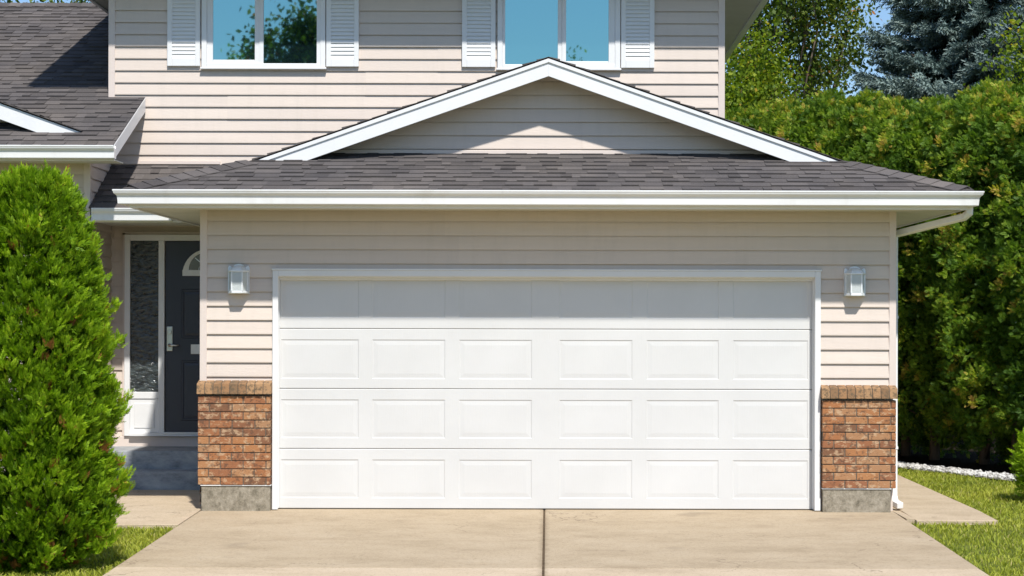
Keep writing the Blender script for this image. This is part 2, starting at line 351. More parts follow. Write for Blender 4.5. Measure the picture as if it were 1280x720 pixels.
for i in range(4):
    z0,z1=secz[i]+.0015,secz[i+1]-.0015
    mb=MB(); mb.keep=True
    x0,x1=DXL-.03,DXR+.03
    pz0,pz1=PZ(rowp[i][1],YD),PZ(rowp[i][0],YD)
    cols=[(PXX(a,YD),PXX(b,YD)) for a,b in colp]
    def fq(xa,xb,za,zb,y=YD): mb.quad((xa,y,za),(xb,y,za),(xb,y,zb),(xa,y,zb))
    ch=.006                                                       # eased tongue edge at the section joints
    fq(x0,x1,z0+ch,pz0); fq(x0,x1,pz1,z1-ch)
    mb.quad((x0,YD+.008,z0),(x1,YD+.008,z0),(x1,YD,z0+ch),(x0,YD,z0+ch)); mb.quad((x0,YD,z1-ch),(x1,YD,z1-ch),(x1,YD+.008,z1),(x0,YD+.008,z1))
    prev=x0
    for xa,xb in cols:
        fq(prev,xa,pz0,pz1); prev=xb
        loops=[(0,0),(.005,.0045),(.012,.005),(.050,.0022),(.056,.0022)]   # sticking, groove, raised field
        rings=[[(xa+d,YD+h,pz0+d),(xb-d,YD+h,pz0+d),(xb-d,YD+h,pz1-d),(xa+d,YD+h,pz1-d)] for d,h in loops]
        for r0,r1 in zip(rings,rings[1:]):
            for j in range(4):
                k=(j+1)%4; mb.quad(r0[j],r0[k],r1[k],r1[j])
        mb.quad(*rings[-1])
    fq(prev,x1,pz0,pz1)
    mb.quad((x0,YD+.04,z0),(x1,YD+.04,z0),(x1,YD+.008,z0),(x0,YD+.008,z0)); mb.quad((x0,YD+.008,z1),(x1,YD+.008,z1),(x1,YD+.04,z1),(x0,YD+.04,z1))
    mb.quad((x1,YD+.04,z0),(x0,YD+.04,z0),(x0,YD+.04,z1),(x1,YD+.04,z1))
    mb.build('door_section',M['door_white'],gd)
mb=MB(); mb.box(DXL,DXR,YD+.004,YD+.03,-.004,secz[0]); mb.build('bottom_seal',M['dark'],gd)

# ---- brick wainscot
def brick_pillar(px0,px1,pyt,pyb,bx0,bx1):
    root=empty('brick_pillar'); root.parent=house
    YB=-.10
    x0,x1=PXX(px0,YB),PXX(px1,YB); zt=PZ(pyt+15.5,YB); zb=PZ(pyb,YB)
    n=11; H=(zt-zb)/n
    mb=MB()
    for k in range(n):
        z0=zb+k*H; L=.2065; x=x0-(L/2 if k%2 else 0)+random.uniform(-.004,.004)
        while x<x1-.01:
            a,b=max(x,x0)+.0045,min(x+L,x1)-.0045
            if b-a>.02:
                j=random.uniform(-.0025,.0025); r=random.random()
                mb.box(a,b,YB+j,.0,z0+.0045,z0+H-.0045,r)
            x+=L
    mb.build('bricks',M['brick'],root,.0035)
    mb=MB(); mb.box(x0+.007,x1-.007,YB+.008,-.003,zb+.003,zt); mb.build('mortar_bed',M['mortar'],root)
    zc0,zc1=zt+.012,PZ(pyt,YB)-.004
    mb=MB(); w=.0765; nb=round((x1-x0+.016)/w); w=(x1-x0+.016)/nb
    for k in range(nb):
        a=x0-.008+k*w+.003; b=a+w-.006; j=random.uniform(-.003,.003); yf=YB-.026+j; r=random.random()
        mb.hexa([(a,yf,zc0+.002),(b,yf,zc0+.002),(b,.0,zc0+.012),(a,.0,zc0+.012),(a,yf+.012,zc1),(b,yf+.012,zc1),(b,.0,zc1+.03),(a,.0,zc1+.03)],r)
    mb.build('brick_cap',M['capbrick'],root,.004)
    mb=MB(); mb.hexa([(x0,YB-.016,zc0+.006),(x1,YB-.016,zc0+.006),(x1,.0,zc0+.014),(x0,.0,zc0+.014),(x0,YB-.010,zc1-.006),(x1,YB-.010,zc1-.006),(x1,.0,zc1+.022),(x0,.0,zc1+.022)]); mb.build('cap_mortar',M['mortar'],root)
    # concrete footing
    fx0,fx1=PXX(bx0,-.085),PXX(bx1,-.085)
    mb=MB(); mb.box(fx0,fx1,-.085,.0,-.12,zb-.006); mb.build('concrete_footing',M['footing'],root,.006)
    mb=MB(); mb.box(fx0-.006,fx1+.006,-.094,.0,zb-.0055,zb+.0025); mb.build('metal_flashing',M['gutter'],root)
brick_pillar(247,338.5,480,607.5,252,338)
brick_pillar(1028,1121,484,610,1029,1114)

# ---- garage roof
EX,EY,EZ=3.72,-.55,2.872; SF,SS=.333,.352; YG=.76; YBG=.465
zf=lambda y: EZ+SF*(y-EY)
hipx=lambda y: EX-SF*(y-EY)/SS
plane_shingles('garage_front_roof',EY-.015,zf,YG+.02,lambda y:(-hipx(y),hipx(y)))
zside=lambda x: EZ+SS*(EX-abs(x))
RZ=EZ+SS*EX
YEND=9.6
for s in (-1,1):
    # side slope: local x runs along world Y
    def mp(x,y,z,s=s): return (s*(-y),x,z)
    zz=lambda y: EZ+SS*(EX+y)
    end=2.96 if s<0 else YEND
    def xr(y,end=end):
        x=-y; yh=EY+(EX-x)*SS/SF
        return (min(max(yh,EY),YBG-.035) if yh<YBG-.035 else YBG-.035, end)
    plane_shingles('garage_side_roof',-EX-.015,zz,0,xr,mp=mp)
plane_deck=MB()
for s in (-1,1):       # roof deck under the overhang and behind
    x0=s*2.9; zb0=zside(x0)
    p=[(0,YBG,RZ-.012),(x0,YBG,zb0-.012),(x0,2.9,zb0-.012),(0,2.9,RZ-.012)]
    q=[(a,b,c-.045) for a,b,c in p]
    plane_deck.hexa(q+p)
plane_deck.build('gable_soffit',M['soffit'],house)
caps('hip_cap',(-EX+.03,EY+.03,EZ+.012),(-hipx(YBG)-.05,YBG-.05,zf(YBG)-.02),house)
caps('hip_cap',(EX-.03,EY+.03,EZ+.012),(hipx(YBG)+.05,YBG-.05,zf(YBG)-.02),house)
caps('ridge_cap',(0,YBG-.02,RZ-.03),(0,2.9,RZ-.03),house,w=.12,lift=.012)
# barge boards of the garage gable
for s in (-1,1):
    mb=MB(); H=.163; xe=s*2.92
    zt=lambda x: zside(x)-.014
    mb.hexa([(0,YBG-.012,zt(0)-H),(xe,YBG-.012,zt(xe)-H),(xe,YBG+.014,zt(xe)-H),(0,YBG+.014,zt(0)-H),
             (0,YBG-.012,zt(0)),(xe,YBG-.012,zt(xe)),(xe,YBG+.014,zt(xe)),(0,YBG+.014,zt(0))])
    b=mb.build('barge_board',M['white'],house,.002)
    mb=MB(); h=.034
    mb.hexa([(0,YBG-.026,zt(0)-h),(xe,YBG-.026,zt(xe)-h),(xe,YBG-.0125,zt(xe)-h),(0,YBG-.0125,zt(0)-h),
             (0,YBG-.026,zt(0)+.002),(xe,YBG-.026,zt(xe)+.002),(xe,YBG-.0125,zt(xe)+.002),(0,YBG-.0125,zt(0)+.002)])
    mb.build('drip_edge',M['white'],b,.002)
zgb=zf(YG)+.018
siding('gable_siding',YG,zgb,RZ-.06,lambda z:(-(RZ-.03-z)/SS,(RZ-.03-z)/SS),seams=True)
mb=MB(); mb.quad((-2.4,YG+.004,zgb-.1),(2.4,YG+.004,zgb-.1),(0,YG+.004,RZ-.05)); mb.build('gable_backing',M['siding'],house)
mb=MB(); mb.box(-2.25,2.25,YG-.022,YG-.002,zgb-.03,zgb+.012); mb.build('base_flashing',M['trim_beige'],house,.003)

# ---- garage gutter, fascia, soffit
FX,FY=3.69,-.52
mb=MB(); mb.loft([[(-(FX+o),2.2,2.866+h) for o,h in GP],[(-(FX+o),FY-o,2.866+h) for o,h in GP],[(FX+o,FY-o,2.866+h) for o,h in GP],[(FX+o,9.5,2.866+h) for o,h in GP]])
mb.build('garage_gutter',M['gutter'],house)
mb=MB(); mb.box(-FX,FX,FY,FY+.025,SOF-.012,2.855); mb.box(-FX,-FX+.025,FY+.025,2.95,SOF-.012,2.855); mb.box(FX-.025,FX,FY+.025,9.5,SOF-.012,2.855)
mb.build('garage_fascia',M['white'],house)
mb=MB(); mb.box(-FX+.026,FX-.026,FY+.026,.012,SOF,SOF+.012); mb.box(-FX+.026,-GX,.012,2.94,SOF,SOF+.012); mb.box(GX,FX-.026,.012,9.5,SOF,SOF+.012)
mb.build('garage_soffit',M['soffit'],house)
# downspout
mb=MB(); mb.pipe([(3.735,-.40,2.745),(3.735,-.40,2.69),(3.70,-.36,2.655),(3.225,.17,2.535),(3.184,.22,2.50),(3.184,.22,.12),(3.192,.19,.06),(3.222,.09,.04)],.062,.055)
ds=mb.build('downspout',M['gutter'],house,.006)
for z in (1.75,.55):
    mb=MB(); mb.box(3.15,3.219,.188,.252,z,z+.025); mb.build('downspout_strap',M['gutter'],ds)

# ---- upper storey
UY=2.98; UXL,UXR=PXX(137,UY),PXX(903.5,UY); UZ=5.41
siding('upper_siding',UY,2.6,UZ,lambda z:(UXL+.05,UXR-.05))
siding('entry_siding',UY,.36,2.6,lambda z:(UXL+.0,-GX+.02))
mb=MB(); mb.box(UXL+.005,UXR-.005,UY+.005,UY+.2,0,UZ); mb.box(UXL+.005,UXL+.2,UY+.2,10.5,0,UZ); mb.box(UXR-.2,UXR-.005,UY+.2,10.5,0,UZ); mb.box(UXL+.2,UXR-.2,10.3,10.5,0,UZ)
mb.build('upper_wall',M['siding'],house)
siding('side_siding',0,0.2,UZ,lambda z:(UY+.02,10.5),mp=lambda x,y,z:(UXL+.005+y,21.0-7.5-x,z) if False else (UXL+.005+y,x,z),seams=False)
siding('side_siding',0,0.2,UZ,lambda z:(UY+.02,10.5),mp=lambda x,y,z:(UXR-.005-y,x,z),seams=False)
for s,x in ((-1,UXL),(1,UXR)):
    mb=MB(); a,b=sorted((x,x-s*.055)); mb.box(a,b,UY-.022,UY+.02,2.9 if s>0 else 3.9,UZ); a,b=sorted((x+s*.014,x-s*.012)); mb.box(a,b,UY-.0215,UY+.06,2.9 if s>0 else 3.9,UZ-.001)
    mb.build('corner_trim',M['trim_beige'],house,.003)
OV=.60
# the eaves carry a gutter all round
ux0,ux1,uy0,uy1=UXL-OV,UXR+OV,UY-.49,10.5+OV
mb=MB(); mb.box(ux0+.03,ux1-.03,uy0+.03,uy1-.03,UZ,UZ+.012)
mb.build('upper_soffit',M['soffit'],house)
mb=MB(); mb.box(ux0,ux1,uy0,uy0+.028,UZ-.012,UZ+.15); mb.box(ux0,ux0+.028,uy0+.028,uy1,UZ-.012,UZ+.15); mb.box(ux1-.028,ux1,uy0+.028,uy1,UZ-.012,UZ+.15); mb.box(ux0+.028,ux1-.028,uy1-.028,uy1,UZ-.012,UZ+.15)
mb.build('upper_fascia',M['white'],house,.003)
mb=MB(); mb.loft([[(ux0-o,uy1,UZ+.155+h) for o,h in GP],[(ux0-o,uy0-o,UZ+.155+h) for o,h in GP],[(ux1+o,uy0-o,UZ+.155+h) for o,h in GP],[(ux1+o,uy1,UZ+.155+h) for o,h in GP]])
mb.build('upper_gutter',M['gutter'],house)
mb=MB(); h=.36
cx=(ux0+ux1)/2; hw=(ux1-ux0)/2; ry0,ry1=uy0+hw,uy1-hw
zr=UZ+.16+hw*h; e=[(ux0-.02,uy0-.02,UZ+.158),(ux1+.02,uy0-.02,UZ+.158),(ux1+.02,uy1+.02,UZ+.158),(ux0-.02,uy1+.02,UZ+.158)]
if ry1<ry0: ry0=ry1=(ry0+ry1)/2
mb.quad(e[0],e[1],(cx,ry0,zr)); mb.quad(e[1],e[2],(cx,ry1,zr),(cx,ry0,zr)); mb.quad(e[2],e[3],(cx,ry1,zr)); mb.quad(e[3],e[0],(cx,ry0,zr),(cx,ry1,zr)); mb.quad(*reversed(e))
mb.build('upper_roof',M['shingle'],house)

# windows and shutters of the upper storey
def window(x0,x1,zb,zt,panes,wf):
    """outer frame numbers in photo pixels; panes: list of (px0,px1,py_bottom)"""
    Y=UY-.022; a,b=PXX(x0,Y-.05),PXX(x1,Y-.05); z0=PZ(zb,Y-.05); z1=zt
    root=empty('window'); root.parent=house
    mb=MB(); w=wf
    mb.box(a,a+w,Y-.032,Y+.016,z0,z1); mb.box(b-w,b,Y-.032,Y+.016,z0,z1); mb.box(a+w,b-w,Y-.032,Y+.016,z0,z0+.042); mb.box(a+w,b-w,Y-.032,Y+.016,z1-.05,z1)
    mb.build('window_frame',M['white'],root,.005)
    mb=MB(); mb.box(a-.012,b+.012,Y-.042,Y+.014,z0-.02,z0-.001); mb.build('window_sill',M['white'],root,.004)
    edges=[]
    for i,(p0,p1,pb) in enumerate(panes):
        g0,g1,gz=PXX(p0,Y-.025),PXX(p1,Y-.025),PZ(pb,Y-.025)
        edges.append((g0,g1,gz))
    mid=(edges[0][1]+edges[1][0])/2
    for i,(g0,g1,gz) in enumerate(edges):
        l=a+w if i==0 else mid; r=mid if i==0 else b-w; yo=Y-.017 if i==0 else Y-.024
        mb=MB(); mb.box(l,g0,yo,Y+.014,z0+.042,z1-.05); mb.box(g1,r,yo,Y+.014,z0+.042,z1-.05); mb.box(g0,g1,yo,Y+.014,z0+.042,gz); mb.box(g0,g1,yo,Y+.014,z1-.09,z1-.05)
        mb.build('window_sash',M['white'],root,.004)
        mb=MB(); tl=random.uniform(-.0004,.0004); mb.hexa([(g0-.002,Y-.008,gz-.002),(g1+.002,Y-.008+tl,gz-.002),(g1+.002,Y-.002,gz-.002),(g0-.002,Y-.002,gz-.002),(g0-.002,Y-.008,z1-.088),(g1+.002,Y-.008+tl,z1-.088),(g1+.002,Y-.002,z1-.088),(g0-.002,Y-.002,z1-.088)]); mb.build('window_pane',M['pane'],root)
    return root
window(250.6,405.5,84.5,5.30,[(265.2,317.5,75.4),(328.5,395,80.7)],.055)
window(621,774.6,85,5.30,[(628.6+2,696.4,81.9),(706.8,760,76.4)],.055)
def shutter(p0,p1,pb):
    Y=UY-.022; a,b=PXX(p0,Y-.03),PXX(p1,Y-.03); z0=PZ(pb,Y-.03); z1=5.30
    root=empty('shutter'); root.parent=house
    mb=MB(); w=.052
    mb.box(a,a+w,Y-.026,Y+.016,z0,z1); mb.box(b-w,b,Y-.026,Y+.016,z0,z1); mb.box(a+w,b-w,Y-.026,Y+.016,z0,z0+.085); mb.box(a+w,b-w,Y-.026,Y+.016,z1-.07,z1)
    mb.build('shutter_frame',M['white'],root,.005)
    mb=MB(); z=z0+.085
    mb.quad((a+w,Y-.010,z0+.08),(b-w,Y-.010,z0+.08),(b-w,Y-.010,z1-.07),(a+w,Y-.010,z1-.07))
    while z<z1-.075:
        mb.hexa([(a+w,Y-.021,z),(b-w,Y-.021,z),(b-w,Y-.012,z+.020),(a+w,Y-.012,z+.020),(a+w,Y-.021,z+.013),(b-w,Y-.021,z+.013),(b-w,Y-.012,z+.034),(a+w,Y-.012,z+.034)]); z+=.0415
    mb.build('louvres',M['white'],root)
shutter(208,249,83.5); shutter(406.8,447.5,83.8); shutter(576.6,618.5,84); shutter(775.5,817.3,84.6)

# ---- left wing
LX=-4.672; LY=2.05; LEX=-4.30; LEY=1.50; LEZ=3.447; LS=.445; LW=-9.2
zl=lambda y: LEZ+LS*(y-LEY)
LRY=6.49
def lx(y):
    return (LW-.4, LEX if y<UY-.02 else UXL-.012)
plane_shingles('wing_roof',LEY-.015,zl,UY-.022,lambda y:(LW-.4,LEX))
plane_shingles('wing_roof',UY-.022,zl,LRY,lambda y:(LW-.4,UXL-.012))
mb=MB(); mb.quad((LW-.4,LRY,zl(LRY)-.01),(UXL,LRY,zl(LRY)-.01),(UXL,11.0,LEZ),(LW-.4,11.0,LEZ)); mb.build('wing_back_roof',M['shingle'],house)
caps('ridge_cap',(LW-.4,LRY,zl(LRY)),(UXL-.02,LRY,zl(LRY)),house,w=.13,drop=.05)
siding('wing_siding',LY,.15,LEZ-.12,lambda z:(LW,LX-.05))
siding('wing_side_siding',0,.15,zl(2.95)-.03,lambda z:(max(LY+.02,LEY+.04+(z-LEZ)/LS+.03),2.96),mp=lambda x,y,z:(LX-y,x,z),seams=False)
mb=MB(); mb.box(LW,LX-.006,LY+.005,LY+.2,0,LEZ-.12); mb.box(LX-.2,LX-.006,LY+.2,2.97,0,3.5)
mb.quad((LX-.006,LY,3.3),(LX-.006,2.97,3.3),(LX-.006,2.97,zl(2.97)-.02),(LX-.006,LY,zl(LY)-.02)); mb.box(LW,LW+.2,LY+.2,11,0,LEZ); mb.build('wing_wall',M['siding'],house)
mb=MB(); mb.box(LX-.055,LX,LY-.022,LY+.03,.2,LEZ-.12); mb.box(LX-.012,LX+.014,LY-.0215,LY+.055,.2,LEZ-.12); mb.build('corner_trim',M['trim_beige'],house,.003)
gutter_line('wing_gutter',LW-.4,LEX+.02,LEY+.03,LEZ-.005)
mb=MB(); mb.box(LW-.4,LEX,LEY+.03,LEY+.055,LEZ-.15,LEZ-.012); mb.build('wing_fascia',M['white'],house)
mb=MB(); mb.box(LW-.4,LEX-.03,LEY+.056,LY+.0,LEZ-.135,LEZ-.123); mb.build('wing_soffit',M['soffit'],house)
# rake board at the right end of the wing roof
mb=MB(); y0,y1=LEY+.03,UY-.03; H=.15; x0,x1=LEX-.024,LEX+.004
mb.hexa([(x0,y0,zl(y0)-H),(x1,y0,zl(y0)-H),(x1,y1,zl(y1)-H),(x0,y1,zl(y1)-H),(x0,y0,zl(y0)-.004),(x1,y0,zl(y0)-.004),(x1,y1,zl(y1)-.004),(x0,y1,zl(y1)-.004)])
mb.build('rake_board',M['white'],house,.003)
mb=MB(); x0,x1=LX-.1,LEX-.026
mb.hexa([(x0,y0,zl(y0)-.13),(x1,y0,zl(y0)-.13),(x1,y1,zl(y1)-.13),(x0,y1,zl(y1)-.13),(x0,y0,zl(y0)-.115),(x1,y0,zl(y0)-.115),(x1,y1,zl(y1)-.115),(x0,y1,zl(y1)-.115)])
mb.build('rake_soffit',M['soffit'],house)
# small gable on the wing roof
AX,BY=-7.05,1.86; AS=.355; axe=-4.70; azr=PZ(168,BY)+.02+(axe-AX)*AS
za=lambda x: azr-AS*abs(x-AX)
for s in (-1,1):
    def mp(x,y,z,s=s): return (AX+s*(-y),x,z)
    run=abs(axe-AX)
    def xr(y): # y from -run (low) to 0 (ridge); x = world Y
        z=azr+AS*y; return (BY-.035, max(BY,LEY+(z-LEZ)/LS+.05))
    plane_shingles('wing_gable_roof',-run,lambda y:azr+AS*y,0,xr,mp=mp)
    mb=MB(); H=.16; xe=AX+s*(run+.22); zt=lambda x: za(x)-.014
    mb.hexa([(AX,BY-.012,zt(AX)-H),(xe,BY-.012,zt(xe)-H),(xe,BY+.014,zt(xe)-H),(AX,BY+.014,zt(AX)-H),(AX,BY-.012,zt(AX)),(xe,BY-.012,zt(xe)),(xe,BY+.014,zt(xe)),(AX,BY+.014,zt(AX))])
    mb.build('barge_board',M['white'],house,.002)
siding('wing_gable_siding',2.13,zl(2.13)+.01,azr-.06,lambda z:(AX-(azr-.03-z)/AS,AX+(azr-.03-z)/AS),seams=False)
# wing window (mostly behind the shrub)
rw=empty('window'); rw.parent=house
wa,wb=-6.6,PXX(13,LY); wt=PZ(222,LY)
mb=MB(); mb.box(wa,wa+.07,LY-.05,LY-.004,1.4,wt); mb.box(wb-.07,wb,LY-.05,LY-.004,1.4,wt); mb.box(wa+.07,wb-.07,LY-.05,LY-.004,wt-.07,wt); mb.box(wa+.07,wb-.07,LY-.05,LY-.004,1.4,1.47); mb.box((wa+wb)/2-.03,(wa+wb)/2+.03,LY-.045,LY-.004,1.47,wt-.07); mb.build('window_frame',M['white'],rw,.004)
mb=MB(); mb.box(wa+.06,wb-.06,LY-.03,LY-.016,1.46,wt-.06); mb.build('window_pane',M['pane'],rw)

# ---- porch roof and entry
PEY,PEZ=1.98,2.858
zp1=PZ(207,UY); PS=(zp1-PEZ)/(UY-PEY); zp=lambda y: PEZ+PS*(y-PEY)
plane_shingles('porch_roof',PEY-.015,zp,UY-.015,lambda y:(LX+.014,-3.45))
gutter_line('porch_gutter',LX+.06,-3.81,PEY+.02,PEZ-.006)
mb=MB(); mb.box(LX+.03,-3.70,PEY+.02,PEY+.045,SOF-.01,PEZ-.012); mb.build('porch_fascia',M['white'],house)
mb=MB(); mb.box(LX+.01,-3.70,PEY+.046,UY-.016,SOF+.004,SOF+.016); mb.build('porch_soffit',M['soffit'],house)
# flashing where the porch roof meets the walls
mb=MB(); mb.box(LX+.02,-3.5,UY-.035,UY-.014,zp1+.005,zp1+.035); mb.build('base_flashing',M['trim_beige'],house)

EYW=UY-.014
def ex(p): return PXX(p,UY-.05)
def ez(p): return PZ(p,UY-.05)
ds_=empty('entry_door_unit')
bpy.data.objects.remove(ds_)
DW=.92; d0=ex(206.5); d1=d0+DW
mb=MB(); yt=UY-.075
zT=ez(294.5); zB=ez(546)
mb.box(ex(156),ex(163),yt,UY-.003,zB,zT); mb.box(ex(198.5),ex(206),yt,UY-.003,zB,ez(302)); mb.box(d1,d1+.07,yt,UY-.003,zB,ez(302)); mb.box(ex(163),d1+.07,yt,UY-.003,ez(302),zT)
mb.box(ex(163),ex(198.5),yt+.01,UY-.003,ez(499.5),ez(491)); mb.box(ex(163),d1,yt-.03,UY-.003,zB,ez(542))
dfr=mb.build('entry_frame',M['white'],house,.004)
mb=MB(); mb.box(ex(153),ex(156),yt+.03,UY-.003,zB,zT+.02); mb.box(ex(153),d1+.09,yt+.03,UY-.003,zT,zT+.03); mb.build('entry_casing',M['trim_beige'],dfr)
sl=empty('sidelight'); sl.parent=house
mb=MB(); mb.box(ex(162.5),ex(199),yt+.03,yt+.045,ez(491.5),ez(301)); mb.build('textured_pane',M['hammered'],sl)
mb=MB(); a,b,z0,z1=ex(163),ex(198.5),ez(542),ez(499.5); mb.box(a,b,yt+.02,yt+.04,z0,z1); mb.box(a+.045,b-.045,yt+.012,yt+.0195,z0+.05,z1-.05); mb.build('lower_panel',M['white'],sl,.005)
# front door leaf
fd=empty('front_door'); fd.parent=house
YF=yt+.02; z0,z1=ez(541.5)+.004,ez(302.5)
rows=[(z0+.20,z0+.20+.60),(ez(416),ez(364))]
mb=MB(); mb.box(d0+.004,d1-.004,YF,YF+.04,z0,z1)
leaf=mb.build('door_leaf',M['slate'],fd,.003)
mb=MB()
cxd=(d0+d1)/2
for zz0,zz1 in ((ez(527),ez(451.5)),(ez(424),ez(362.5))):
    for xa,xb in ((d0+.175,cxd-.05),(cxd+.05,d1-.175)):
        rings=[[(xa+d,YF-h,zz0+d),(xb-d,YF-h,zz0+d),(xb-d,YF-h,zz1-d),(xa+d,YF-h,zz1-d)] for d,h in ((0,.0005),(.008,.009),(.02,.009),(.03,.002),(.055,.007))]
        for r0,r1 in zip(rings,rings[1:]):
            for j in range(4):
                k=(j+1)%4; mb.quad(r0[j],r0[k],r1[k],r1[j])
        mb.quad(*rings[-1])
mb.build('door_panel',M['slate'],fd)
# fan light
fl=empty('fanlight'); fl.parent=fd
zc=ez(344.5); R=ez(312.5)-zc; r=R-.065; n=20
mb=MB()
out=[(cxd+R*math.cos(k*math.pi/n),zc+R*math.sin(k*math.pi/n)) for k in range(n+1)]; inn=[(cxd+r*math.cos(k*math.pi/n),zc+.05+r*.93*math.sin(k*math.pi/n)) for k in range(n+1)]
for k in range(n):
    (x0,za0),(x1,za1),(x2,za2),(x3,za3)=out[k],out[k+1],inn[k+1],inn[k]
    mb.hexa([(x0,YF-.022,za0),(x1,YF-.022,za1),(x1,YF+.001,za1),(x0,YF+.001,za0),(x3,YF-.015,za3),(x2,YF-.015,za2),(x2,YF+.001,za2),(x3,YF+.001,za3)])
mb.box(cxd-R,cxd+R,YF-.0215,YF+.001,zc-.012,zc+.05)
mb.build('fanlight_frame',M['white'],fl)
mb=MB(); mb.quad(*[(x,YF-.006,z) for x,z in inn]); mb.build('fanlight_pane',M['fan'],fl)
mb=MB()
for ang in (45,90,135):
    a=math.radians(ang); mb.pipe([(cxd+.10*math.cos(a),YF-.009,zc+.05+.10*math.sin(a)),(cxd+r*.97*math.cos(a),YF-.009,zc+.05+r*.9*math.sin(a))],.008,.006)
mb.tube([(cxd+.10*math.cos(k*math.pi/10),YF-.009,zc+.05+.10*math.sin(k*math.pi/10)) for k in range(11)],.005,6)
mb.build('glazing_bar',M['steel'],fl)
# handle set
hs=empty('door_handle'); hs.parent=fd
hx=ex(212.5); 
mb=MB(); mb.box(hx-.033,hx+.033,YF-.014,YF,ez(440),ez(409)); mb.build('back_plate',M['steel'],hs,.012,seg=4)
mb=MB(); zk=ez(416); mb.tube([(hx,YF-.012,zk),(hx,YF-.03,zk)],.024,16); mb.build('deadbolt',M['steel'],hs,.004)
mb=MB(); zk=ez(432.5); mb.tube([(hx,YF-.012,zk),(hx,YF-.05,zk)],[.022,.014],14); mb.tube([(hx,YF-.05,zk),(hx+.03,YF-.055,zk+.002),(hx+.075,YF-.055,zk-.004),(hx+.105,YF-.05,zk)],[.012,.011,.0095,.009],10); mb.build('lever',M['steel'],hs,smooth=True)
mb=MB(); mb.box(ex(239),ex(239)+.19,YF-.014,YF-.001,ez(443.5),ez(431.5)); ms=mb.build('mail_slot',M['gutter'],fd,.003)
mb=MB(); mb.box(ex(239)+.012,ex(239)+.178,YF-.018,YF-.0135,ez(442),ez(433.5)); mb.build('mail_flap',M['gutter'],ms,.002)
mb=MB(); mb.box(ex(207),d1,yt-.04,YF+.03,ez(543),ez(541)); mb.build('threshold',M['gutter'],house,.003)
mb=MB(); mb.box(LX+.02,-GX-.005,UY-.05,UY-.0145,.36,ez(546.5)); mb.build('entry_sill_board',M['trim_beige'],house,.004)
mb=MB(); mb.box(ex(153.2),ex(157),UY-.105,UY-.0755,ez(430),ez(423.5)); b_=mb.build('door_bell',M['dark'],house,.004)

# ---- front steps
st=MB()
pts=[(1.93,0),(1.93,.185),(2.24,.185),(2.24,.372),(UY-.03,.372),(UY-.03,-.1),(1.93,-.1)]
steps=empty('front_steps',(-3.9,2.4,0))
def loc(o,root):
    o.matrix_parent_inverse=Matrix.Translation(root.location).inverted(); return o
mb=MB(); mb.box(LX-.0+.015,-GX-.02,1.93,2.26,-.1,.190); loc(mb.build('step',M['step'],steps,.012,seg=3),steps)
mb=MB(); mb.box(LX+.015,-GX-.02,2.235,UY-.018,-.1,.375); loc(mb.build('landing',M['step'],steps,.012,seg=3),steps)
tag(steps,'two grey concrete steps up to the dark front door beside the garage','steps')

# ------------------------------------------------------------------ wall lanterns
def lantern():
    root=empty('wall_lantern',(0,0,0))
    k=1.0
    mb=MB()
    # back plate with a curved pediment
    w=.098; prof=[(-w,-.135),(w,-.135),(w,.105),(w-.012,.122),(.055,.105)]+[(.052*math.cos(a),.105+.034*math.sin(a)) for a in [i*math.pi/10 for i in range(11)]]+[(-.055,.105),(-w+.012,.122),(-w,.105)]
    mb.loft([[(x,y,z) for x,z in prof] for y in (0.0,-.014)]); mb.build('back_plate',M['lamp_frame'],root,.002)
    hexa=[(-.088,-.014),(-.088,-.045),(-.048,-.115),(.048,-.115),(.088,-.045),(.088,-.014)]
    def ring(z,s=1.0,grow=0): return [(x*s+ (grow if x>0 else -grow),(y*s-(grow if y<-.02 else 0)),z) for x,y in hexa]
    mb=MB(); mb.loft([ring(-.13),ring(-.108)]); mb.build('base_tray',M['lamp_frame'],root,.003)
    mb=MB(); mb.loft([ring(.062),ring(.064,1,.006),ring(.078,1,.006),ring(.080)]); mb.loft([[(x*s,y*s-.004*(1-s),z) for x,y in hexa] for z,s in ((.080,.93),(.096,.82),(.112,.6),(.122,.3),(.126,.08))]); mb.build('cap',M['lamp_frame'],root,.002)
    for (x,y) in ((-.086,-.047),(-.047,-.113),(.047,-.113),(.086,-.047)):
        mb=MB(); mb.box(x-.0055,x+.0055,y-.004,y+.007,-.108,.062); mb.build('glazing_bar',M['lamp_frame'],root)
    for (a,b) in ((1,2),(2,3),(3,4)):
        (xa,ya),(xb,yb)=hexa[a],hexa[b]; mb=MB(); q=[(xa*.97,ya*.97,-.107),(xb*.97,yb*.97,-.107),(xb*.97,yb*.97,.061),(xa*.97,ya*.97,.061)]
        mb.loft([q,[(x*.965,y*.96,z) for x,y,z in q]]); mb.build('glass_pane',M['lamp_glass'],root)
    mb=MB(); mb.tube([(0,-.06,-.107),(0,-.06,-.05),(0,-.06,-.045),(0,-.06,-.01),(0,-.06,.018),(0,-.06,.03)],[.014,.014,.02,.029,.022,.004],14); mb.build('bulb',M['bulb'],root,smooth=True)
    return root
lan=lantern(); lan.location=(PXX(297,-.08),-.013,PZ(349.5,-.06))
tag(lan,'white wall lantern between the front door and the garage door','wall lamp','wall lanterns on the garage front')
lan2=copy_tree(lan); lan2.location=(PXX(1069.5,-.08),-.013,PZ(351,-.06)); lan2.name='wall_lantern.001'
lan2['label']='white wall lantern right of the garage door, nearest the hedge'

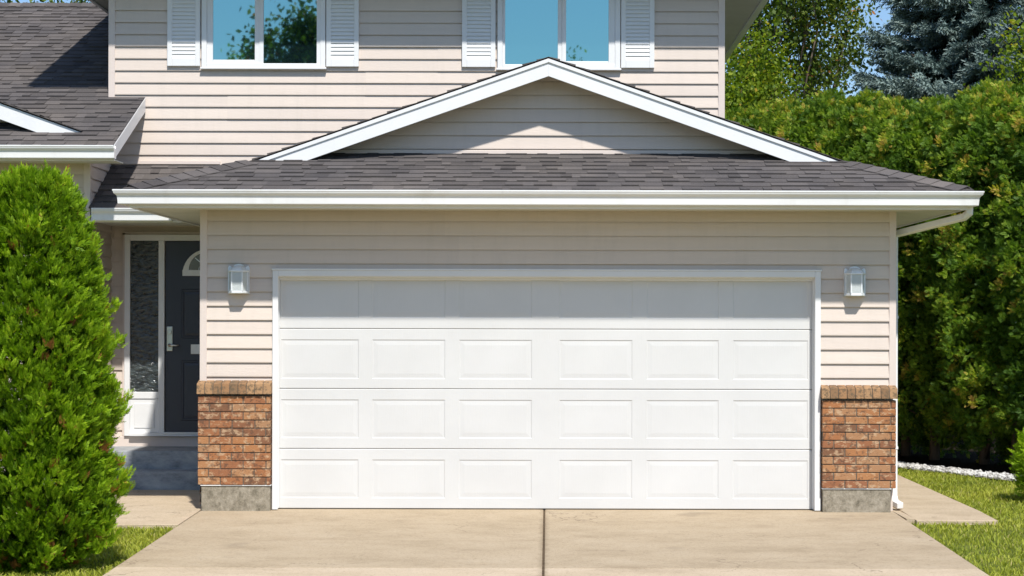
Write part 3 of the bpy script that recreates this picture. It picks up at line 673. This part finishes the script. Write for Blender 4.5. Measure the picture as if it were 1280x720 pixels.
# ------------------------------------------------------------------ ground
def grid(name, xs, ys, zoff, m, kind, label=None, r=.5):
    mb=MB(); mb.keep=True
    for i in range(len(ys)-1):
        for j in range(len(xs)-1):
            mb.quad((xs[j],ys[i],zg(ys[i])+zoff),(xs[j+1],ys[i],zg(ys[i])+zoff),(xs[j+1],ys[i+1],zg(ys[i+1])+zoff),(xs[j],ys[i+1],zg(ys[i+1])+zoff))
    o=mb.build(name,m); o['kind']=kind
    if label: o['label']=label
    return o
grid('lawn',[-400,-40,-10,0,10,40,400],[-400,-60,-20,-10,-5,0,5,10,40,400],-.035,M['soil'],'structure','green lawn around the house and driveway')
mb=MB()
JX=-.03; ysl=[.16,-3.42,-7.0,-10.6]
for i in range(len(ysl)-1):
    for a,b in ((-3.14,JX-.008),(JX+.008,3.14)):
        y1,y0=ysl[i]-.004,ysl[i+1]+.004; n=1
        r={0:.25,1:.9}.get(i,.5)+random.uniform(-.05,.05)
        ya=[y0,0,y1] if y0<0<y1 else [y0,y1]
        rings=[[(a,y,zg(y)-.1),(b,y,zg(y)-.1),(b,y,zg(y)-.001),(a,y,zg(y)-.001)] for y in ya]
        mb.loft(rings,r=r)
dv=mb.build('driveway',M['concrete'],None,.006); tag(dv,'pale concrete driveway in front of the garage, split by a dark joint',None,None,'structure')
mb=MB(); mb.box(-3.1,3.1,.02,.5,-.1,-.012)
rings=[[(JX-.05,y,zg(y)-.08),(JX+.05,y,zg(y)-.08),(JX+.05,y,zg(y)-.008+random.uniform(-.003,.004)),(JX-.05,y,zg(y)-.008+random.uniform(-.003,.004))] for y in np.arange(.15,-10.5,-.08)]
mb.loft(rings); o=mb.build('driveway_joint',M['joint']); o['kind']='structure'; o['label']='dark dirt filled joint down the middle of the driveway'
def slab(name, x0,x1,y0,y1,label,r=.6):
    mb=MB(); ya=[y0,0,y1] if y0<0<y1 else [y0,y1]
    mb.loft([[(x0,y,zg(y)-.1),(x1,y,zg(y)-.1),(x1,y,zg(y)+.004),(x0,y,zg(y)+.004)] for y in ya],r=r)
    o=mb.build(name,M['concrete'],None,.006); o['kind']='structure'; o['label']=label
slab('entry_path',LX-.3,-3.146,-1.06,1.925,'concrete path from the driveway to the front steps',.75)
slab('side_path',3.22,3.93,-.68,9.0,'concrete path along the right side of the garage',.6)
mb=MB(); mb.box(3.148,3.22,-.60,9.0,-.1,-.006); o=mb.build('side_path',M['concrete']); o['kind']='structure'

t=NT('asphalt'); t.col(t.ramp(t.noise(90,4,.7),[(.3,(.035,.035,.036)),(.7,(.075,.074,.072))])); t.setp(.95,.2); t.bump(t.noise(120,3),.006)  # street out of view, added so less warm light bounces off the ground
grid('unseen_road',[-120,-30,0,30,120],[-19.5,-15,-10.7],-.02,t.m,'structure','unseen dark asphalt street, added to cut bounce onto the garage front')
# grass blades
def ndlump(p, seed, freq=1.0):
    r=np.random.default_rng(seed); v=np.zeros(len(p))
    for k in range(6):
        d=r.normal(size=3); d/=np.linalg.norm(d); f=freq*(1+.6*k); v+=np.sin(p@d*f*2.2+r.uniform(0,6.28))/(1+.5*k)
    return v/2.6
def mesh_np(name, V, Fq, rnd, m, parent=None):
    me=bpy.data.meshes.new(name); nv=len(V); nf=len(Fq); k=Fq.shape[1]
    me.vertices.add(nv); me.vertices.foreach_set('co',V.astype(np.float32).ravel())
    me.loops.add(nf*k); me.loops.foreach_set('vertex_index',Fq.astype(np.int32).ravel())
    me.polygons.add(nf); me.polygons.foreach_set('loop_start',np.arange(0,nf*k,k,dtype=np.int32))
    me.update(calc_edges=True)
    at=me.attributes.new('rnd','FLOAT','FACE'); at.data.foreach_set('value',rnd.astype(np.float32))
    me.materials.append(m)
    o=bpy.data.objects.new(name,me); COL.objects.link(o)
    if parent: o.parent=parent
    return o
def grass():
    P=[]
    def field(n,x0,x1,y0,y1,ok):
        p=np.c_[RNG.uniform(x0,x1,n),RNG.uniform(y0,y1,n)]; return p[ok(p)]
    P.append(field(14000,-5.4,-3.145,-5.2,-1.07,lambda p: p[:,0]<9))
    P.append(field(60000,3.145,6.6,-5.2,8.5,lambda p: ((p[:,0]>3.94)|(p[:,1]<-.69))&(p[:,0]<5.08-(p[:,1]-3.5)*.504-.02)))
    p=np.vstack(P); n=len(p)
    zz=0.0205*np.minimum(p[:,1],0)-.036
    q=np.c_[p,zz]; lum=ndlump(q,3,1.6)
    h=(.027+.016*RNG.random(n))*(1+.25*lum); w=.0042+.002*RNG.random(n)
    az=RNG.uniform(0,6.283,n); lean=RNG.uniform(.2,1.1,n); la=RNG.uniform(0,6.283,n)
    base=q; dx=np.c_[np.cos(az),np.sin(az),np.zeros(n)]*w[:,None]
    tip=base+np.c_[np.cos(la)*lean*h,np.sin(la)*lean*h,h]; mid=base+np.c_[np.cos(la)*lean*h*.35,np.sin(la)*lean*h*.35,h*.6]
    V=np.stack([base-dx,base+dx,mid+dx*.8,mid-dx*.8,mid+dx*.8,mid-dx*.8,tip-dx*.15,tip+dx*.15],1).reshape(-1,3)
    i=np.arange(n)[:,None]*8; Fq=np.vstack([i+np.array([0,1,2,3]),i+np.array([5,4,7,6])])
    r=np.clip(.42+.22*lum+RNG.normal(0,.17,n),0,1); r=np.where(RNG.random(n)<.05,.97,r)
    o=mesh_np('grass',V,Fq,np.r_[r,r],M['grass']); o['kind']='stuff'; o['label']='short mown grass beside the driveway and garage path'
grass()

# hedge bed and gravel
def along(t, off):      # t metres along the hedge, off metres behind the gravel's lawn edge
    u=(-.45,.893); nrm=(.893,.45); return (5.08+u[0]*t+nrm[0]*off, 3.5+u[1]*t+nrm[1]*off)
mb=MB(); a,b,c,d=along(-4.5,.28),along(-4.5,6),along(12,6),along(12,.28)
mb.quad(*[(x,y,zg(y)-.02) for x,y in (a,b,c,d)]); o=mb.build('mulch_bed',M['mulch']); o['kind']='structure'; o['label']='dark bare soil under the hedge'
def gravel():
    ico=[]; bm=bmesh.new(); bmesh.ops.create_icosphere(bm,subdivisions=1,radius=1); bm.verts.ensure_lookup_table()
    v=np.array([x.co[:] for x in bm.verts]); f=np.array([[x.index for x in ff.verts] for ff in bm.faces]); bm.free()
    n=4200; t=RNG.uniform(-3.2,5.5,n); off=RNG.uniform(-.03,.36,n)+.02*np.sin(t*5)
    u=np.array([-.45,.893]); nr=np.array([.893,.45]); xy=np.array([5.08,3.5])+t[:,None]*u+off[:,None]*nr
    s=RNG.uniform(.012,.026,n); z=0.0205*np.minimum(xy[:,1],0)-.012+RNG.uniform(0,.022,n)
    sq=np.stack([RNG.uniform(.7,1.3,n),RNG.uniform(.7,1.3,n),RNG.uniform(.5,.9,n)],1)*s[:,None]
    a=RNG.uniform(0,6.28,n); ca,sa=np.cos(a),np.sin(a)
    L=v[None]*sq[:,None]*(1+.18*RNG.normal(size=(n,len(v),1)).clip(-1,1))
    X=L[...,0]*ca[:,None]-L[...,1]*sa[:,None]+xy[:,0:1]; Y=L[...,0]*sa[:,None]+L[...,1]*ca[:,None]+xy[:,1:2]; Z=L[...,2]+z[:,None]
    V=np.stack([X,Y,Z],-1).reshape(-1,3); Fq=(f[None]+(np.arange(n)*len(v))[:,None,None]).reshape(-1,3)
    o=mesh_np('gravel',V,Fq,np.repeat(RNG.random(n),len(f)),M['gravel']); o['kind']='stuff'; o['label']='strip of white gravel along the foot of the hedge'
gravel()
mb=MB(); a,b,c,d=along(-3.5,-.04),along(-3.5,.38),along(6,.38),along(6,-.04)
mb.quad(*[(x,y,zg(y)-.014) for x,y in (a,b,c,d)],r=.1); o=mb.build('gravel_bed',M['gravel']); o['kind']='structure'; o['label']='pale bed under the white gravel'

# ------------------------------------------------------------------ foliage
def frames(d, roll):
    """orthonormal frames whose y axis is d (n,3)"""
    up=np.where(np.abs(d[:,2:3])>.95,np.array([[1.,0,0]]),np.array([[0,0,1.]]))
    x=np.cross(d,up); x/=np.linalg.norm(x,axis=1,keepdims=True); z=np.cross(x,d)
    c,s=np.cos(roll)[:,None],np.sin(roll)[:,None]
    return x*c+z*s, d, -x*s+z*c
def norm(a): return a/np.maximum(np.linalg.norm(a,axis=1,keepdims=True),1e-9)
def fan_template(side=4, wid=.11, leaf=.42, spread=.75):
    """flat cedar spray of unit length: a stem tip and pairs of side branchlets, each a narrow diamond"""
    qs=[]
    def dia(p,d,L,w,z=0):
        p=np.array(p,float); d=np.array(d,float); d/=np.linalg.norm(d); s=np.array([d[1],-d[0],0]); m=p+d*L*.55; e=p+d*L
        m[2]+=z; e[2]+=z*.4
        qs.append([p,m+s*w,e,m-s*w])
    dia((0,.55,0),(0,1,0),.45,wid*.8,.02)
    for i in range(side):
        y=.12+.62*i/side; L=leaf*(1-.35*i/side)
        for sg in (-1,1): dia((0,y,0),(sg*spread,.85,0),L,wid*(1-.1*i),.05*((-1)**i))
    return np.array(qs)
FAN=fan_template(5,.050,.34,.42); FAN3=fan_template(4,.075,.42,.7)
def scatter(name, pos, dirs, size, roll, rnd, tmpl, m, parent=None, jitter=.12, bend=None):
    n=len(pos); x,y,z=frames(dirs,roll); q=len(tmpl)
    T=tmpl.reshape(-1,3)
    V=pos[:,None]+size[:,None,None]*(T[None,:,0:1]*x[:,None]+T[None,:,1:2]*y[:,None]+T[None,:,2:3]*z[:,None])
    V=V.reshape(-1,3); Fq=np.arange(len(V)).reshape(-1,4)
    r=np.clip(np.repeat(rnd,q)+RNG.normal(0,jitter,n*q)*(np.repeat(rnd,q)<.93),0,1)
    return mesh_np(name,V,Fq,r,m,parent)
def trunk_mesh(name, pts, rad, parent, seg=9):
    mb=MB(); mb.tube(pts,rad,seg); return mb.build(name,M['bark'],parent,smooth=True)

# --- arborvitae left
def arborvitae():
    root=empty('arborvitae_shrub',(-3.77,-3.30,zg(-3.30)-.03)); tag(root,'tall bright green arborvitae shrub on the grass in front of the left wing','shrub')
    H=2.84; R=.55
    def rad(h): # profile along the height 0..1
        return R*np.interp(h,[0,.04,.10,.19,.40,.59,.755,.86,.93,.975,1.0],[.45,.72,.98,1.06,1.0,.94,.82,.72,.62,.48,.28])
    nt=6800
    h=RNG.random(nt)**.92; a=RNG.uniform(0,6.283,nt)
    p0=np.c_[np.cos(a),np.sin(a),h*3]; lum=ndlump(p0*1.6,11,1.3)
    fine=ndlump(p0*6,12,1.5)
    nl=150; la=RNG.uniform(0,6.283,nl); lh=RNG.random(nl)*.97; amp=RNG.uniform(.03,.11,nl); sg=RNG.uniform(.06,.13,nl)
    da=(a[:,None]-la+math.pi)%(2*math.pi)-math.pi; dd=(da*R)**2+((h[:,None]-lh)*H)**2; bump=(amp*np.exp(-dd/sg**2)).sum(1)
    rr=rad(h)*(1+.10*lum+.08*fine)+bump-.035
    depth=np.where((RNG.random(nt)<.78)&(fine+.5*lum>-.75),RNG.uniform(.86,1.0,nt),RNG.uniform(.55,.86,nt))
    # second, lower leader on the left side
    cx=np.where(np.cos(a)<-.2,-.22*np.abs(np.cos(a))*(h<.96),0)
    tuft=np.c_[np.cos(a)*rr*depth*1.02+cx,np.sin(a)*rr*depth,h*H+.06*fine]
    out=norm(np.c_[np.cos(a),np.sin(a),.85+.9*h**3+.25*RNG.normal(size=nt)])
    k=10; d=norm(.75*np.repeat(out,k,0)+RNG.normal(0,.42,(nt*k,3))+np.array([0,0,.55])); pos=np.repeat(tuft,k,0)+RNG.normal(0,.012,(nt*k,3))
    size=RNG.uniform(.05,.098,nt*k); rnd=np.clip(np.repeat(.46+.12*lum+.16*fine+1.6*(bump-.035)+RNG.normal(0,.12,nt),k)+RNG.normal(0,.10,nt*k),0,.93)
    brown=np.repeat((RNG.random(nt)<.016)|((RNG.random(nt)<.25)&(h<.07)),k); rnd=np.where(brown,.99,rnd)
    # upright wisps at the top
    nw=520; wa=RNG.uniform(0,6.283,nw); wr=RNG.random(nw)**.5*.27
    wp=np.c_[np.cos(wa)*wr-.02,np.sin(wa)*wr,H-.13-wr*.55+.10*np.sin(wa*3+1)*wr/.27+RNG.uniform(-.06,.17,nw)]; wd=norm(np.c_[np.cos(wa)*.25,np.sin(wa)*.25,np.ones(nw)]+RNG.normal(0,.15,(nw,3)))
    # core that keeps daylight from shining straight through
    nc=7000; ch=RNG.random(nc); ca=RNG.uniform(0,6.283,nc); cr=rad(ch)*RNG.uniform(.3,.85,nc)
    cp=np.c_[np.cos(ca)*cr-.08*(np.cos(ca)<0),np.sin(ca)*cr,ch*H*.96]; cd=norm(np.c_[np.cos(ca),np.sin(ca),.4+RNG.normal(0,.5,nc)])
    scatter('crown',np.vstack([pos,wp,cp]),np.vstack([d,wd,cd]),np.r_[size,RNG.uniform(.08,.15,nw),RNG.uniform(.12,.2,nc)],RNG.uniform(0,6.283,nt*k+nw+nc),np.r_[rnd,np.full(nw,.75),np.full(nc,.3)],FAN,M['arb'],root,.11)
    mb=MB(); mb.tube([(0,0,-.05),(.02,0,.3),(0,.02,1.2),(0,0,2.4)],[.075,.06,.045,.015],9)
    for k in range(10):
        a=k*.63+.2; mb.tube([(.03*math.cos(a),.03*math.sin(a),.02),(.22*math.cos(a),.22*math.sin(a),.18),(.42*math.cos(a),.42*math.sin(a),.55)],[.02,.014,.006],6)
    mb.build('trunk',M['bark'],root,smooth=True)
arborvitae()

# --- clipped cedar hedge
def cedar_crown(seed):
    g=np.random.default_rng(seed); H=4.5; nt=1900
    def prof(h): return np.interp(h,[0,.05,.12,.5,.86,.95,1.0],[.50,.75,.95,1.0,.80,.62,.15])
    a=g.uniform(0,6.283,nt); front=-np.sin(a)                     # local -y looks at the lawn
    zlow=np.where(front>-.2,.36,.04); h=g.random(nt)**.9; z=zlow+(H-zlow)*h
    p0=np.c_[np.cos(a)*1.2,np.sin(a)*1.2,z]; lum=ndlump(p0*1.3,seed+1,1.0); fine=ndlump(p0*4,seed+2,1.4)
    sx,sy=.66,.86; rr=prof((z-.3)/(H-.3))*(1+.22*lum+.17*fine); dep=np.where(g.random(nt)<.72,g.uniform(.82,1.06,nt),g.uniform(.40,.82,nt))
    tuft=np.c_[np.cos(a)*sx*rr*dep,np.sin(a)*sy*rr*dep,z+.12*fine+.1*lum]
    out=norm(np.c_[np.cos(a)*.9,np.sin(a),.35+1.0*(h>.93)+.3*g.normal(size=nt)])
    k=22; d=norm(.8*np.repeat(out,k,0)+g.normal(0,.62,(nt*k,3))+np.array([0,0,.15])); pos=np.repeat(tuft,k,0)+d*np.repeat(g.uniform(.01,.07,nt),k)[:,None]+g.normal(0,.022,(nt*k,3))
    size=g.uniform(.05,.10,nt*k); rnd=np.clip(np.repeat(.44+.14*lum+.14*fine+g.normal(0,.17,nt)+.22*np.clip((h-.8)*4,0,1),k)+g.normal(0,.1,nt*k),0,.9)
    yel=np.repeat((g.random(nt)<.07)&(lum>-.2),k); rnd=np.where(yel,g.uniform(.9,1.0,nt*k),rnd)
    return pos,d,size,g.uniform(0,6.283,nt*k),rnd
protos=[]
for sd in (21,35,52):
    root=empty('hedge_cedar')
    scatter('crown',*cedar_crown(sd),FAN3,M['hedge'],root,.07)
    g=random.Random(sd); mb=MB(); lean=g.uniform(-.12,.12)
    mb.tube([(0,0,-.1),(.02,0,.3),(lean,.05,1.0),(lean,.05,4.0)],[.075,.06,.05,.01],8)
    if sd!=35: mb.tube([(.01,0,.02),(lean+.12,-.05,.4),(lean+.3,-.1,1.2)],[.04,.035,.02],7)
    for kk in range(5):
        aa=g.uniform(0,6.28); mb.tube([(lean*.7,0,.5+.1*kk),(.5*math.cos(aa),.5*math.sin(aa),.75+.12*kk)],[.016,.006],5)
    mb.build('trunk',M['bark'],root,smooth=True)
    protos.append(root)
HR=math.atan2(-.893,.45)
ordn=['first','second','third','fourth','fifth','sixth','seventh','eighth','ninth','tenth','eleventh','twelfth','thirteenth','fourteenth','fifteenth','sixteenth','seventeenth']
ts=np.arange(.45,7.9,.80)
for i,t in enumerate(ts):
    p=protos[i%3]
    o=p if i<3 else copy_tree(p)
    off=1.24+random.uniform(-.07,.07)
    if i in (4,): off+=.12
    x,y=along(t+random.uniform(-.08,.08),off)
    o.location=(x,y,-.03); o.rotation_euler=(0,0,HR+random.uniform(-.12,.12))
    hz=.965+random.uniform(-.026,.026)+.013*t
    o.scale=(1+random.uniform(-.06,.08),1+random.uniform(-.05,.05),hz)
    tag(o,f'{ordn[i]} cedar along the clipped dark green hedge, counting from the right edge of the photo','tree','cedars of the clipped hedge')

# --- small shrub at the right edge of the photograph
def round_shrub(name,loc,R,H,n,mt,label,seed,size=(.07,.13)):
    g=np.random.default_rng(seed); root=empty(name,loc); tag(root,label,'shrub')
    a=g.uniform(0,6.283,n); h=g.random(n)
    prof=np.interp(h,[0,.1,.4,.75,1],[.7,.9,1,.75,.12]); p0=np.c_[np.cos(a),np.sin(a),h*2]; lum=ndlump(p0*2,seed,1.3)
    rr=R*prof*(1+.14*lum); dep=np.where(g.random(n)<.7,g.uniform(.9,1,n),g.uniform(.2,.9,n))
    tuft=np.c_[np.cos(a)*rr*dep,np.sin(a)*rr*dep,.05+h*H]; out=norm(np.c_[np.cos(a),np.sin(a),.6+h])
    k=7; pos=np.repeat(tuft,k,0)+g.normal(0,.03,(n*k,3)); d=norm(np.repeat(out,k,0)+g.normal(0,.5,(n*k,3)))
    scatter('crown',pos,d,g.uniform(*size,n*k),g.uniform(0,6.283,n*k),np.clip(np.repeat(.5+.2*lum+g.normal(0,.1,n),k),0,.93),FAN,mt,root)
    mb=MB()
    for k in range(7):
        a=k*.9; mb.tube([(.02*math.cos(a),.02*math.sin(a),-.05),(.4*R*math.cos(a),.4*R*math.sin(a),H*.35),(.6*R*math.cos(a),.6*R*math.sin(a),H*.7)],[.02,.014,.005],6)
    mb.build('stem',M['bark'],root,smooth=True)
round_shrub('small_shrub',(PXX(1313,1.2),1.2,-.03),.29,.72,420,M['arb'],'small bright green shrub on the lawn at the right edge of the photo',77)

# --- broadleaf trees
def leaf_tree(name, loc, H, trunk_h, R, seed, mt, label, nleaf=9000, leaf=.09, depth=4, base_r=.17, group=None, droop=.0, cluster=.34, up=.35, cat='tree', zmin=None):
    g=random.Random(seed); gn=np.random.default_rng(seed); root=empty(name,loc); tag(root,label,cat,group)
    mb=MB(); tips=[]
    def grow(p,d,L,r,lev):
        pts=[p.copy()]; q=p.copy(); dd=d.copy(); n=4
        for i in range(n):
            dd=(dd+Vector((g.gauss(0,.16),g.gauss(0,.16),g.gauss(0,.10)+.05))).normalized(); q=q+dd*(L/n); pts.append(q.copy())
        rads=[r*(1-.5*i/n) for i in range(n+1)]; mb.tube(pts,rads,7 if lev<2 else 5)
        if lev>=2:
            for q2 in pts[1:]: tips.append((q2.copy(),lev))
        if lev<depth:
            for k in range(g.choice((2,3,3)) if lev else 5):
                i=g.randint(2,n) if lev else g.randint(1,n); a=g.uniform(0,6.28); s=g.uniform(.55,1.0)
                nd=(dd*g.uniform(.5,.9)+Vector((math.cos(a),math.sin(a),g.uniform(-.1,.5)))*s).normalized()
                grow(pts[i],nd,L*g.uniform(.55,.78),rads[i]*.62,lev+1)
    grow(Vector((0,0,-.1)),Vector((g.uniform(-.05,.05),g.uniform(-.05,.05),1)),trunk_h,base_r,0)
    mx=max(t.z for t,_ in tips); mr=max(math.hypot(t.x,t.y) for t,_ in tips)
    sx=R/mr; sz=H/mx
    mb.v=[(x*sx,y*sx,z*sz) for x,y,z in mb.v]
    T=np.array([(t.x*sx,t.y*sx,t.z*sz) for t,_ in tips])
    mb.build('trunk',M['bark'],root,smooth=True)
    idx=gn.integers(0,len(T),nleaf); shade=gn.normal(0,.2,len(T))
    pos=T[idx]+gn.normal(0,cluster,(nleaf,3))*np.array([1,1,.75])
    d=norm(gn.normal(0,1,(nleaf,3))+np.array([0,0,-.4-droop]))
    if zmin is not None: keep=pos[:,2]>zmin; pos,d,idx=pos[keep],d[keep],idx[keep]
    n=len(pos)
    q=np.array([[[0,0,0],[.33,.5,.06],[0,1,0],[-.33,.5,.06]]],float)
    scatter('crown',pos,d,gn.uniform(.7,1.25,n)*leaf,gn.uniform(0,6.283,n),np.clip(.45+shade[idx]+gn.normal(0,.15,n),0,1),q,mt,root,.05)
    return root
leaf_tree('broadleaf_tree',(PXX(1010,15.5),15.5,0),10.5,3.6,2.6,5,M['decid'],'dark broadleaf tree with a few orange leaves behind the hedge, left of the blue spruce',19000,.085,cluster=.24)
leaf_tree('broadleaf_tree',(PXX(930,19),19,0),9.5,3.4,2.2,15,M['decid'],'shady dark broadleaf tree farthest back behind the house corner',6500,.095,cluster=.24)
leaf_tree('yellow_green_tree',(PXX(948,12.2),12.2,0),6.5,2.3,1.35,9,M['lime'],'low yellow green tree between the house corner and the hedge',24000,.075,cluster=.25,zmin=1.0)
leaf_tree('yellow_green_tree',(PXX(1312,7.5),7.5,0),5.7,2.0,.95,12,M['lime'],'yellow green tree top showing above the hedge at the right edge',14000,.07,cluster=.22,zmin=3.2)
leaf_tree('garden_tree',(PXX(50,16),16,0),8.6,3.0,3.2,31,M['decid'],'leafy tree peeking over the ridge of the left roof',14000,.11,cluster=.34)
# trees across the street, seen mirrored in the upper windows
leaf_tree('street_tree',(PXX(352,43),-37,-.45),12.0,4.2,2.2,41,M['decid'],'tall bushy tree across the street mirrored in the left upper window',17000,.20,cluster=.36,group='trees across the street')
leaf_tree('street_tree',(PXX(392,43),-37.5,-.45),11.6,4.0,1.8,44,M['decid'],'bushy tree across the street mirrored beside the left window frame',14000,.20,cluster=.34,group='trees across the street')
leaf_tree('street_tree',(PXX(312,43),-38,-.45),11.0,3.6,1.4,43,M['hedge'],'lower tree across the street mirrored in the left pane',12000,.18,cluster=.32,group='trees across the street')
leaf_tree('street_tree',(PXX(752,43),-39,-.45),11.0,3.4,1.5,47,M['hedge'],'thin tree across the street mirrored in the right upper window',3000,.14,cluster=.3,group='trees across the street')

# --- blue spruce
def spruce(loc,H,R,seed,label):
    g=np.random.default_rng(seed); root=empty('blue_spruce',loc); tag(root,label,'tree')
    mb=MB(); mb.tube([(0,0,-.1),(0,0,H*.5),(0,0,H)],[.17,.10,.01],9)
    P=[];Dr=[];S=[];Rn=[]
    z=.8
    while z<H-.1:
        f=1-z/H; L=R*(f**.8)+.1; nb=int(9+6*f)
        a0=g.uniform(0,6.28)
        for k in range(nb):
            a=a0+k*6.283/nb+g.normal(0,.15); Lb=L*g.uniform(.75,1.12); zb=z+g.normal(0,.09)
            ca,sa=math.cos(a),math.sin(a); n=7
            pts=[(ca*Lb*t,sa*Lb*t,zb-.16*Lb*t+.20*Lb*t**3-.05) for t in np.linspace(0,1,n)]
            mb.tube(pts,[.03*(1-.85*t)*(.5+f) for t in np.linspace(0,1,n)],4)
            shade=g.normal(0,.14)
            m=int(24+85*Lb)
            for j in range(m):
                t=g.random()**.7*.95+.05; i=min(int(t*(n-1)),n-2); u=t*(n-1)-i
                p=np.array(pts[i])*(1-u)+np.array(pts[i+1])*u; w=.32*(1-.6*t)*Lb*.55
                sd=g.choice((-1,1)); off=g.uniform(0,1)*w
                d=np.array([ca*.7-sa*sd*.8,sa*.7+ca*sd*.8,g.normal(-.12,.25)])
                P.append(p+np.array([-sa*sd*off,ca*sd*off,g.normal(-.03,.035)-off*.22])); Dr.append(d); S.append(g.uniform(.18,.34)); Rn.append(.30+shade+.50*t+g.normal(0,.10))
        z+=.34+.1*g.random()
    # twig template: needles around a twig
    q=[]
    gg=np.random.default_rng(1)
    for k in range(18):
        y=k/18; a=k*2.4; c,s=math.cos(a),math.sin(a); L=.22; w=.02
        b=np.array([0,y,0]); t=b+np.array([c*L*.75,L*.65,s*L*.75]); sv=np.array([s,0,-c])*w*1.8+np.array([0,w,0])
        q.append([b-sv,t-sv*.4,t+sv*.4,b+sv])
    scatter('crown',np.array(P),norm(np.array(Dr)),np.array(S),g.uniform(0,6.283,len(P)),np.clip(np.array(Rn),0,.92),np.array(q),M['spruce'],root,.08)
    mb.build('trunk',M['bark'],root,smooth=True)
spruce((PXX(1205,13.2),13.2,0),11.0,2.5,61,'tall blue spruce rising behind the hedge at the right')

# ------------------------------------------------------------------ light, sky, camera
S=Vector((.28,-1.0,1.45)); el=math.atan2(S.z,math.hypot(S.x,S.y)); az=math.atan2(S.x,S.y)
sun=bpy.data.lights.new('sun','SUN'); sun.energy=4.7; sun.angle=math.radians(1.6); sun.color=(1,.96,.905)
so=bpy.data.objects.new('sun',sun); COL.objects.link(so); so.rotation_euler=(-S).to_track_quat('-Z','Y').to_euler(); so.location=(4,-12,16)
w=bpy.data.worlds.new('World'); sc.world=w; w.use_nodes=True; nt=w.node_tree
sky=nt.nodes.new('ShaderNodeTexSky'); sky.sky_type='NISHITA'; sky.sun_disc=False; sky.sun_elevation=el; sky.sun_rotation=az; sky.air_density=1.0; sky.dust_density=.4; sky.ozone_density=6.0
nt.links.new(sky.outputs[0],nt.nodes['Background'].inputs[0]); nt.nodes['Background'].inputs[1].default_value=.118
cam=bpy.data.cameras.new('camera'); co=bpy.data.objects.new('camera',cam); COL.objects.link(co); sc.camera=co
cam.sensor_width=36; cam.lens=F/1280*36; cam.shift_x=(640-PX)/1280; cam.shift_y=(PY-360)/1280; cam.clip_end=1500; cam.clip_start=.1
co.location=(0,-D0,CZ); co.rotation_euler=(math.radians(90),math.radians(.0),0)
co.rotation_mode='QUATERNION'; co.rotation_quaternion=Matrix.Rotation(math.radians(90),4,'X').to_quaternion() @ Matrix.Rotation(math.radians(.13),4,'Z').to_quaternion()
vs=sc.view_settings; vs.view_transform='Standard'; vs.look='None'; vs.gamma=1; vs.use_curve_mapping=False; vs.exposure=.27
sc.render.engine='CYCLES'; cy=sc.cycles; cy.use_denoising=True; cy.max_bounces=8; cy.diffuse_bounces=4; cy.glossy_bounces=4; cy.transmission_bounces=4; cy.transparent_max_bounces=8; cy.sample_clamp_indirect=8; cy.caustics_reflective=False; cy.caustics_refractive=False
